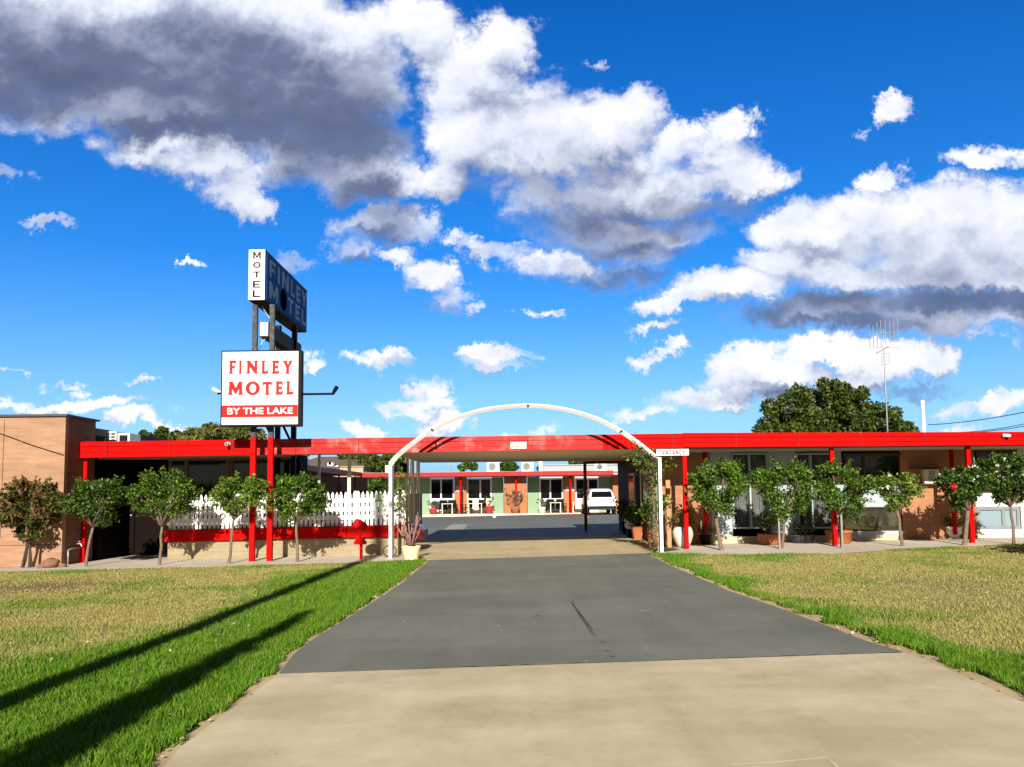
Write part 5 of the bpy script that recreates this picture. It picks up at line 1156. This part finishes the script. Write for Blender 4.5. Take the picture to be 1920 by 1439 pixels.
suv, quad = car('parked_car', 'white parked wagon seen from behind at the far right of the court', M4, WHITECAR, suvp, [
 ('rear_window', [(.035,-.66,1.12),(.035,.66,1.12),(.19,.60,1.47),(.19,-.60,1.47)], G_),
 ('side_window', [(.5,.905,1.08),(2.9,.90,1.06),(2.5,.74,1.52),(.55,.74,1.50)], G_), ('side_window', [(.5,-.905,1.08),(2.9,-.90,1.06),(2.5,-.74,1.52),(.55,-.74,1.50)], G_)])
LAMPR = mat('tail_lamp', (.16, .01, .012), .2)
for s in (-1, 1): quad('tail_lamp', [(.0,s*.90,.98),(.0,s*.62,.96),(.07,s*.60,1.08),(.09,s*.88,1.10)], mat('dark_tail_lamp', (.05, .008, .01), .2), .02)
quad('bumper', [(-.03,-.80,.40),(-.03,.80,.40),(-.03,.86,.56),(-.03,-.86,.56)], BLACK, .03)
quad('number_plate', [(-.07,-.26,.60),(-.07,.26,.60),(-.07,.26,.72),(-.07,-.26,.72)], SIGNW, .008)
quad('plate_recess', [(-.035,-.45,.56),(-.035,.45,.56),(-.035,.38,.78),(-.035,-.38,.78)], mat('car_trim', (.5,.5,.5), .4), .012)
wheels(suv, M4, (.78, 3.55), .84, .34)
M4 = Matrix.Translation((-6.55, 23.7, gz(-4.0))) @ Matrix.Rotation(0, 4, 'Z')
redp = [(0,.40,.80,.86,.74,.80,.70),(.1,.32,.88,.98,.78,.83,.68),(.5,.26,.90,1.38,.8,.84,.56),(1.4,.25,.88,1.42,.8,.84,.57),(2.1,.25,.87,1.36,.8,.84,.56),(2.75,.25,.84,.90,.8,.83,.68),(3.5,.27,.76,.82,.78,.81,.64),(3.85,.30,.66,.72,.74,.77,.60),(3.98,.36,.56,.60,.62,.66,.52)]
rc, quad = car('parked_car', 'dark red hatchback whose nose pokes out behind the picket fence', M4, REDCAR, redp, [('side_window', [(.4,-.82,.92),(2.5,-.81,.90),(2.0,-.64,1.30),(.6,-.64,1.32)], G_), ('side_window', [(.4,.82,.92),(2.5,.81,.90),(2.0,.64,1.30),(.6,.64,1.32)], G_), ('windscreen', [(2.74,-.62,.93),(2.74,.62,.93),(2.14,.52,1.34),(2.14,-.52,1.34)], G_)])
for s in (-1, 1): quad('headlight', [(3.62,s*.78,.62),(3.90,s*.70,.56),(3.88,s*.66,.66),(3.6,s*.74,.74)], mat('headlamp_glass', (.4,.4,.42), .1), .012)
wheels(rc, M4, (.72, 3.1), .74, .30)

# ------------------------------------------------------------------ back wing of the court
bw = thing('motel_wing', 'low rear accommodation wing with mint and apricot walls across the court', 'building', (0, 54.5, .1))
YF, YK = 54.5, 56.8
bm = B(); zt = W(950, 884.5, YF).z; zb_ = W(950, 893, YF).z
box(bm, -10.25, W(1150, 885, YF).x, YF, YF + .08, zb_ + .11, zt, .004); box(bm, -10.25, W(1150, 885, YF).x, YF - .05, YF - .002, zb_, zb_ + .105, .01); part('fascia', bm, DKRED, bw)
bm = B(); vs = box(bm, -10.25, 8.5, YF + .09, 63, zt - .06, zt + .01);
for v in vs:
    if v.co.y > 60: v.co.z += .10
part('roof', bm, mat('pale_roof_sheet', (.70, .68, .66), .35, .05, metal=.3), bw)
bm = B(); box(bm, -10.2, 8.4, YF + .1, YK - .01, zb_ - .02, zb_ + .03); part('soffit', bm, MAROON, bw)
def wseg(p0, p1, m, Y=YK, z0=.0, z1=None, name='wall', d=.15):
    z1 = zb_ - .03 if z1 is None else z1; a = W(p0, 925, Y).x; b = W(p1, 925, Y).x; bm = B(); box(bm, a, b, Y, Y + d, z0, z1); return part(name, bm, m, bw)
wseg(690, 806, GREEN); bm = B(); box(bm, -16.5, W(689.8, 925, YK).x, YK, YK + .2, 0, 2.87); part('corner_wall', bm, DARKW, bw); wseg(922, 944, GREEN); wseg(989, 1011, GREEN); wseg(1123, 1149, GREEN)
wseg(945, 988, ORANGE, 55.5, d=1.45); wseg(852.2, 874.5, ORANGE, 56.4, d=.5); wseg(1056.2, 1078, ORANGE, 56.4, d=.5); wseg(1149.2, 1160, ORANGE, 56.0, d=.9)
for (a, b, kind) in ((806, 852, 0), (875, 922, 1), (1011, 1056, 0), (1078.2, 1122.8, 1)):
    mid = (a + b) / 2 - (2 if kind == 0 else -2)
    window(bw, a + .3, 897, b - .3, 937.5, YK + .06, GLASS, WHITE, mull=(mid,), fw=.10)
    if kind == 0: window(bw, a + .3, 938, b - .3, 958.5, YK + .06, GLASSG, WHITE, fw=.08, label='lower fixed window')
    else: wseg(a + .2, b - .2, CREAMW, YK + .03, W(a, 959, YK).z, W(a, 938, YK).z, 'window_panel', .1)
    wseg(a + .2, b - .2, CREAMW, YK + .02, 0, W(a, 959, YK).z, 'window_base', .12)
for px in (863.5, 967.5, 1070):
    x = W(px, 930, 55.0).x; bm = B(); tube(bm, [(x, 55.0, .05), (x, 55.0, zb_)], .065, 10); part('post', bm, RED, bw, smooth_=True)
for (p0, p1) in ((856, 861), (866, 870), (1061, 1066), (1072, 1076)):
    bm = B(); pxbox(bm, p0, 912, p1, 922, 56.36, .03); pl = part('wall_light', bm, GALV, bw)
bm = B(); box(bm, -10.2, 8.4, 54.6, 56.79, 0.05, .20); part('walkway_slab', bm, CREAMW, bw)
# left wing
lw = thing('motel_wing', 'shaded left accommodation wing with a long dark maroon eave running back', 'building', (-11, 42, 0))
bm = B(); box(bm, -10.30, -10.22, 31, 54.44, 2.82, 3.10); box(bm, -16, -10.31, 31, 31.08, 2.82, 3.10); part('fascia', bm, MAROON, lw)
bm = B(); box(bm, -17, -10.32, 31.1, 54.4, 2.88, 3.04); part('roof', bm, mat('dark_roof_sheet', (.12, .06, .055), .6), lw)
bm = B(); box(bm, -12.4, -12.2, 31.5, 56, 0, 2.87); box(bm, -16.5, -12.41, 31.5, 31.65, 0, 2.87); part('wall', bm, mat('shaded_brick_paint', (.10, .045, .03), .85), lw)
for k, y in enumerate((34, 39, 44, 49)):
    bm = B(); box(bm, -12.19, -12.15, y, y + 2.2, 1.0, 2.3); f = part('window', bm, WHITE, lw); bm = B(); box(bm, -12.148, -12.14, y + .1, y + 2.1, 1.1, 2.2); part('pane', bm, GLASS, f)
for y in (33, 38, 43, 48, 53): part('post', postbm(-10.4, y, 2.82, .1), MAROON, lw)
# air conditioners on the court roofs
for (p0, py, p1, lab) in [(913, 867.5, 936, 'left white air conditioner with a round fan on the rear roof'), (978, 867.5, 1000, 'middle white air conditioner with a round fan on the rear roof'), (1115, 870.5, 1137, 'right white air conditioner on the rear roof behind the dark red post')]:
    ac_unit('air_conditioner', lab, p0, py, p1, zt, 56.5, .4, 'air conditioners on the rear wing roof')
ac_unit('air_conditioner', 'white air conditioner on the left wing roof, behind the verandah posts', 614, 868, 625, 3.04, 40, .5, 'air conditioners on the left wing roof')
ac_unit('air_conditioner', 'lower white air conditioner right of another on the left wing roof', 626, 873, 634, 3.04, 41, .5, 'air conditioners on the left wing roof')
ac_unit('air_conditioner', 'long white air conditioner at the near end of the left wing roof', 558, 858.5, 574, 3.04, 38, .5, 'air conditioners on the left wing roof')
hs_ = thing('house', 'distant hip roofed house with dark brown tiles behind the left wing', 'house', (-19, 68, 0))
bm = B(); cxx = W(604, 870, 66).x
v = [bm.verts.new(p) for p in [(cxx - 4.5, 64, 3.3), (cxx + 4.2, 64, 3.3), (cxx + 4.2, 74, 3.3), (cxx - 4.5, 74, 3.3), (cxx - 1.0, 69, 4.9), (cxx + 1.4, 69, 4.9)]]
for f in [(0,1,5,4),(1,2,5),(2,3,4,5),(3,0,4),(3,2,1,0)]: bm.faces.new([v[i] for i in f])
part('roof', bm, mat('brown_roof_tile', (.12, .085, .065), .85, .3, 12, .5, 30), hs_)
bm = B(); box(bm, cxx - 4, cxx + 3.8, 64.4, 73.5, 0, 3.28); part('wall', bm, CREAMW, hs_)
sh_ = thing('shed', 'tan flat sided shed roof beyond the inner corner of the court', 'shed', (W(660, 880, 62).x, 62, 0))
bm = B(); pxbox(bm, 637, 876, 681, 925, 64, 4); part('wall', bm, mat('tan_board', (.48, .34, .20), .8, .1), sh_); bm = B(); pxbox(bm, 635, 874.5, 683, 876, 63.9, 4.2); part('roof', bm, mat('tan_trim', (.42,.30,.18), .7), sh_)
gp = thing('warehouse', 'plain grey warehouse showing above the rear roof', 'building', (W(1080, 880, 66).x, 66, 0))
bm = B(); pxbox(bm, 1012, 872.5, 1190, 930, 66, 8); part('wall', bm, mat('grey_cladding', (.34, .35, .37), .6, .05), gp); bm = B(); pxbox(bm, 1010, 871.3, 1192, 872.4, 65.9, 8.2); part('roof', bm, GALV, gp)
bm = B(); a = W(1014, 880, 58); tube(bm, [(a.x, 58, zt), (a.x, 58, W(1014, 864, 58).z)], .16, 12); solo('vent_pipe', bm, WHITE, 'thick white vent pipe on the rear roof beside the grey warehouse', 'vent pipe', (a.x, 58, zt), None, True)
bm = B(); a = W(842, 880, 62); tube(bm, [(a.x, 64, 0), (a.x, 64, W(842, 871, 64).z)], .05, 6); solo('pole', bm, GALV, 'thin grey pole rising behind the left part of the rear roof', 'pole', (a.x, 64, 0))
# court furniture
def chair(label, px, Y, rot, m=BLACK, first=[None]):
    x = W(px, 925, Y).x; z = .21
    t = thing('outdoor_chair', label, 'chair', (x, Y, z), 'chairs along the rear walkway'); t.rotation_euler.z = rot
    t.rotation_euler.z = 0
    Mx = Matrix.Translation((x, Y, z)) @ Matrix.Rotation(rot, 4, 'Z')
    def bx(nm, x0, x1, y0, y1, z0, z1):
        bm = B(); box(bm, x0, x1, y0, y1, z0, z1, .008); bmesh.ops.transform(bm, matrix=Mx, verts=bm.verts); part(nm, bm, m, t)
    bx('seat', -.28, .28, -.28, .26, .38, .44); bx('backrest', -.28, .28, .24, .30, .45, .95)
    for sx in (-1, 1):
        bx('armrest', sx * .29 - .03, sx * .29 + .03, -.26, .24, .60, .64)
        for sy in (-.25, .22): bx('leg', sx * .27 - .025, sx * .27 + .025, sy - .025, sy + .025, 0, .59)
def table(label, px, Y, w=.8, m=CREAMW, cloth=False):
    x = W(px, 925, Y).x; z = .21; t = thing('outdoor_table', label, 'table', (x, Y, z), 'tables along the rear walkway')
    bm = B(); box(bm, x - w / 2, x + w / 2, Y - .35, Y + .35, z + .68, z + .72, .01); part('table_top', bm, m, t)
    for sx in (-1, 1):
        for sy in (-1, 1):
            bm = B(); box(bm, x + sx * (w / 2 - .06) - .025, x + sx * (w / 2 - .06) + .025, Y + sy * .3 - .025, Y + sy * .3 + .025, z, z + .68); part('leg', bm, m, t)
chair('black chair left of the first white table on the rear walkway', 828, 55.6, R(-20)); table('small white table below the first rear window', 839, 55.5); chair('black chair between the first white table and apricot pillar', 849, 55.6, R(15))
chair('high backed black chair right of the first apricot pillar', 875.5, 55.5, R(-60)); table('white round edged table below the light panelled window', 891, 55.5, 1.0); chair('black chair right of the table below the light panelled window', 907, 55.6, R(25))
chair('black chair left of the table near the second apricot pillar', 1030, 55.7, R(-15)); table('white table left of the second apricot pillar', 1041, 55.4); chair('black chair right of the table near the second apricot pillar', 1052, 55.7, R(15)); table('white table partly hidden by the white car', 1083, 55.5, .8)
def cpot(label, px, Y, r, h, m, n=7, sh=.6, lm=LEAF_D):
    x = W(px, 925, Y).x; t = thing('plant_pot', label, 'pot', (x, Y, .2), 'potted plants along the rear walkway'); bm = B(); lathe(bm, [(r * .7, 0), (r * .95, h * .85), (r * 1.05, h), (r * .9, h), (r * .88, h * .9)], (x, Y, .2), 18); part('pot', bm, m, t, smooth_=True)
    tips = stems(t, (x, Y, .2 + h * .9), n, sh, sh * .6, STEM, .014, 1); leaves(t, tips, 5, .05, .09, lm)
cpot('red glazed pot at the left end of the rear walkway', 812, 55.2, .30, .40, REDP); cpot('red pot right of the light panelled window', 917, 55.2, .30, .55, REDP); cpot('apricot pot with a bare branching succulent in front of the middle red post', 966, 54.95, .32, .48, ORANGE, 12, 1.2, LEAF_R); cpot('small white pot beside the second mint wall', 1016, 55.2, .26, .42, WHITEP)
bm = B(); a = G(927, 971); lathe(bm, [(.10, 0), (.12, .1), (.10, .2), (.05, .22)], (a.x, a.y, a.z), 12); solo('bollard', bm, WHITE, 'tiny white marker on the asphalt in front of the rear wing', 'marker', a)

# ------------------------------------------------------------------ antennas, pipe, wires
an = thing('television_antenna', 'tall mast television antenna above the right roof', 'antenna', W(1664, 812, 24.5))
Y = 24.5; bm = B(); top = W(1656, 618, Y); tube(bm, [Vector((W(1664.5, 812, Y).x, Y, 2.9)), W(1661, 740, Y), W(1657.5, 655, Y), top], [.024, .022, .018, .015], 8); part('mast', bm, GALV, an, smooth_=True)
bm = B(); A_ = W(1629, 631, Y - .3); B_ = W(1686, 621, Y + .3); tube(bm, [A_, B_], .016, 6)
part('boom', bm, GALV, an)
bm = B()
for k, (x, y0, y1) in enumerate([(1629.5,608,651),(1637,611,651),(1644,605,652),(1651,600,652),(1659.5,601,645),(1668,603,644),(1675.5,598,643),(1683,600,641)]):
    yy = Y - .3 + .6 * (x - 1629) / 57; tube(bm, [W(x, y0, yy), W(x + 1.2, y1, yy)], .011, 5)
part('elements', bm, GALV, an)
bm = B(); tube(bm, [W(1643, 663, Y - .15), W(1655, 656, Y), W(1666, 650, Y + .1)], .018, 6); tube(bm, [W(1630, 653, Y), W(1687, 652.5, Y)], .006, 5)
for k in range(4): z = 664 + k * 7; tube(bm, [W(1653, z, Y), W(1668, z - 2, Y)], .007, 5)
tube(bm, [W(1653, 662, Y), W(1653, 686, Y)], .006, 5); tube(bm, [W(1668, 661, Y), W(1667, 684, Y)], .006, 5); part('lower_array', bm, GALV, an)
a2 = thing('radio_aerial', 'thin whip aerial on the roof behind the right half of the arch', 'antenna', W(1119, 814, 26))
bm = B(); tube(bm, [Vector((W(1119.5, 814, 26).x, 26, 3.0)), W(1119, 780, 26), W(1118, 751, 26)], [.014, .012, .008], 6); tube(bm, [W(1116, 760, 26), W(1121, 757, 26)], .01, 5); tube(bm, [W(1116, 760, 26), W(1116, 772, 26)], .007, 5); part('mast', bm, GALV, a2)
bm = B(); a = W(1732.5, 812, 25.5); lathe(bm, [(.06, 0), (.05, 1.0), (.068, 1.0), (.07, 1.08), (.04, 1.12)], (a.x, 25.5, W(1732.5, 752, 25.5).z - 1.1), 16); tube(bm, [(a.x + .14, 25.5, 2.95), (a.x + .14, 25.5, 3.32)], .03, 8); solo('flue_pipe', bm, WHITE, 'white capped flue pipe on the right roof beside the antenna', 'pipe', (a.x, 25.5, 3.0))
def wire(p, q, sag, lab):
    bm = B(); pts = [p.lerp(q, i / 16) - Vector((0, 0, sag * 4 * (i / 16) * (1 - i / 16))) for i in range(17)]; tube(bm, pts, .014, 5); solo('power_line', bm, BLACK, lab, 'cable', p, 'overhead wires at the right edge')
wire(W(1740, 797, 30), W(2150, 710, 22), .25, 'upper single overhead wire above the right roof'); wire(W(1800, 811, 34), W(2150, 720, 22), .3, 'lower left overhead wire meeting the right roof'); wire(W(1825, 811, 34), W(2160, 728, 22), .25, 'lowest overhead wire nearest the roof at the right edge')

# ------------------------------------------------------------------ background trees
def bl(lst, Y, sc=1.0):
    out = []
    for (px, py, r, *dy_) in lst:
        p = W(px, py, Y + (dy_[0] if dy_ else random.uniform(-1.5, 1.5))); out.append((p.x, p.y, p.z, r * Y / 1500))
    return out
big_tree('large dense domed green tree rising behind the right roof', bl([(1455,790,38),(1480,762,36),(1520,750,34),(1555,742,30),(1590,755,38),(1570,775,45),(1530,790,45),(1620,778,40),(1655,795,38),(1500,800,40),(1610,805,45),(1680,806,26),(1560,810,40),(1440,808,24)], 45), LEAF_F, 30000, .13, (W(1560, 900, 45).x, 45, 0), .4)
big_tree('small green tree between the large domed tree and the flue pipe', bl([(1706,806,14),(1698,812,12),(1714,812,10)], 50), LEAF_F, 1800, .15, (W(1706, 900, 50).x, 50, 0), .15)
big_tree('olive yellow feathery tree left of the sign board', bl([(362,815,20),(380,822,22),(398,806,18),(345,828,16),(415,818,20)], 48), LEAF_O, 6500, .13, (W(380, 900, 48).x, 48, 0), .2, bark=BARK, shell=.3)
big_tree('olive feathery tree directly behind the sign board', bl([(420,806,20),(440,812,24),(462,808,22),(430,826,26),(475,822,20),(400,812,16)], 52), LEAF_O, 7500, .14, (W(445, 900, 52).x, 52, 0), .2, bark=BARK, shell=.3)
big_tree('low dark rounded tree behind the left roof', bl([(275,824,18),(300,820,20),(325,824,16),(290,832,20)], 58), LEAF_F, 4500, .18, (W(298, 900, 58).x, 58, 0), .2)
big_tree('dark green tree behind the left verandah posts', bl([(650,868,22),(675,862,20),(640,880,16),(700,872,26),(725,868,22),(745,880,18),(690,885,22)], 70), LEAF_F, 7000, .22, (W(690, 900, 70).x, 70, 0), .3)
big_tree('small green tree above the left part of the rear roof', bl([(866,878,8),(876,872,9),(886,876,8),(892,874,5)], 75), LEAF_G, 2500, .16, (W(875, 900, 75).x, 75, 0), .15)
big_tree('dark tree between two air conditioners on the rear roof', bl([(940,876,9),(950,872,10),(962,878,9),(948,882,12)], 78), LEAF_D, 2600, .18, (W(950, 900, 78).x, 78, 0), .15)
big_tree('bright green tree glimpsed beneath the right end of the carport ceiling', bl([(1076,868,9),(1086,864,10)], 80), LEAF_G, 1400, .18, (W(1080, 900, 80).x, 80, 0), .15)
big_tree('dark green shrub in the court seen over the pickets', bl([(700,915,9),(712,908,11),(724,918,9),(706,925,9)], 34), LEAF_D, 2600, .10, (W(710, 960, 34).x, 34, .05), .06, name='shrub')
big_tree('tall green tree beyond the court seen beside the left arch post', bl([(748,860,16),(752,880,14)], 66), LEAF_G, 2200, .17, (W(750, 900, 66).x, 66, 0), .15)
# off-frame trees and pole whose shadows fall across the lawn
up_ = thing('utility_pole', 'tall timber utility pole beside the road behind the viewpoint', 'utility pole', (-4.22, -3.4, 0))
bm = B(); tube(bm, [(-4.28, -3.4, -.3), (-4.28, -3.4, 14)], [.18, .15], 12); part('shaft', bm, BARK, up_, smooth_=True)
bm = B(); box(bm, -5.3, -3.2, -3.5, -3.38, 12.9, 13.05); part('cross_arm', bm, BARK, up_)
big_tree('slender conifer beside the driveway mouth behind the viewpoint', [(-3.15, -3.5, z, (.08 + .30 * (1 - (z - .6) / 6.9)), (.08 + .30 * (1 - (z - .6) / 6.9)), .5) for z in np.arange(.7, 6.8, .4)], LEAF_D, 7000, .09, (-3.15, -3.5, -.05), .08, name='conifer', group='trees beyond the frame')
big_tree('spreading street tree right of the frame shading the lawn corner', [(14.0, 15.4, 1.7, 1.3), (15.6, 15.2, 2.2, 1.4), (12.4, 15.9, 1.7, .9), (17.0, 15.2, 2.0, 1.3), (11.6, 16.4, 1.4, .6)], LEAF_G, 6000, .10, (14.6, 15.2, .1), .12, name='street_tree', group='trees beyond the frame')
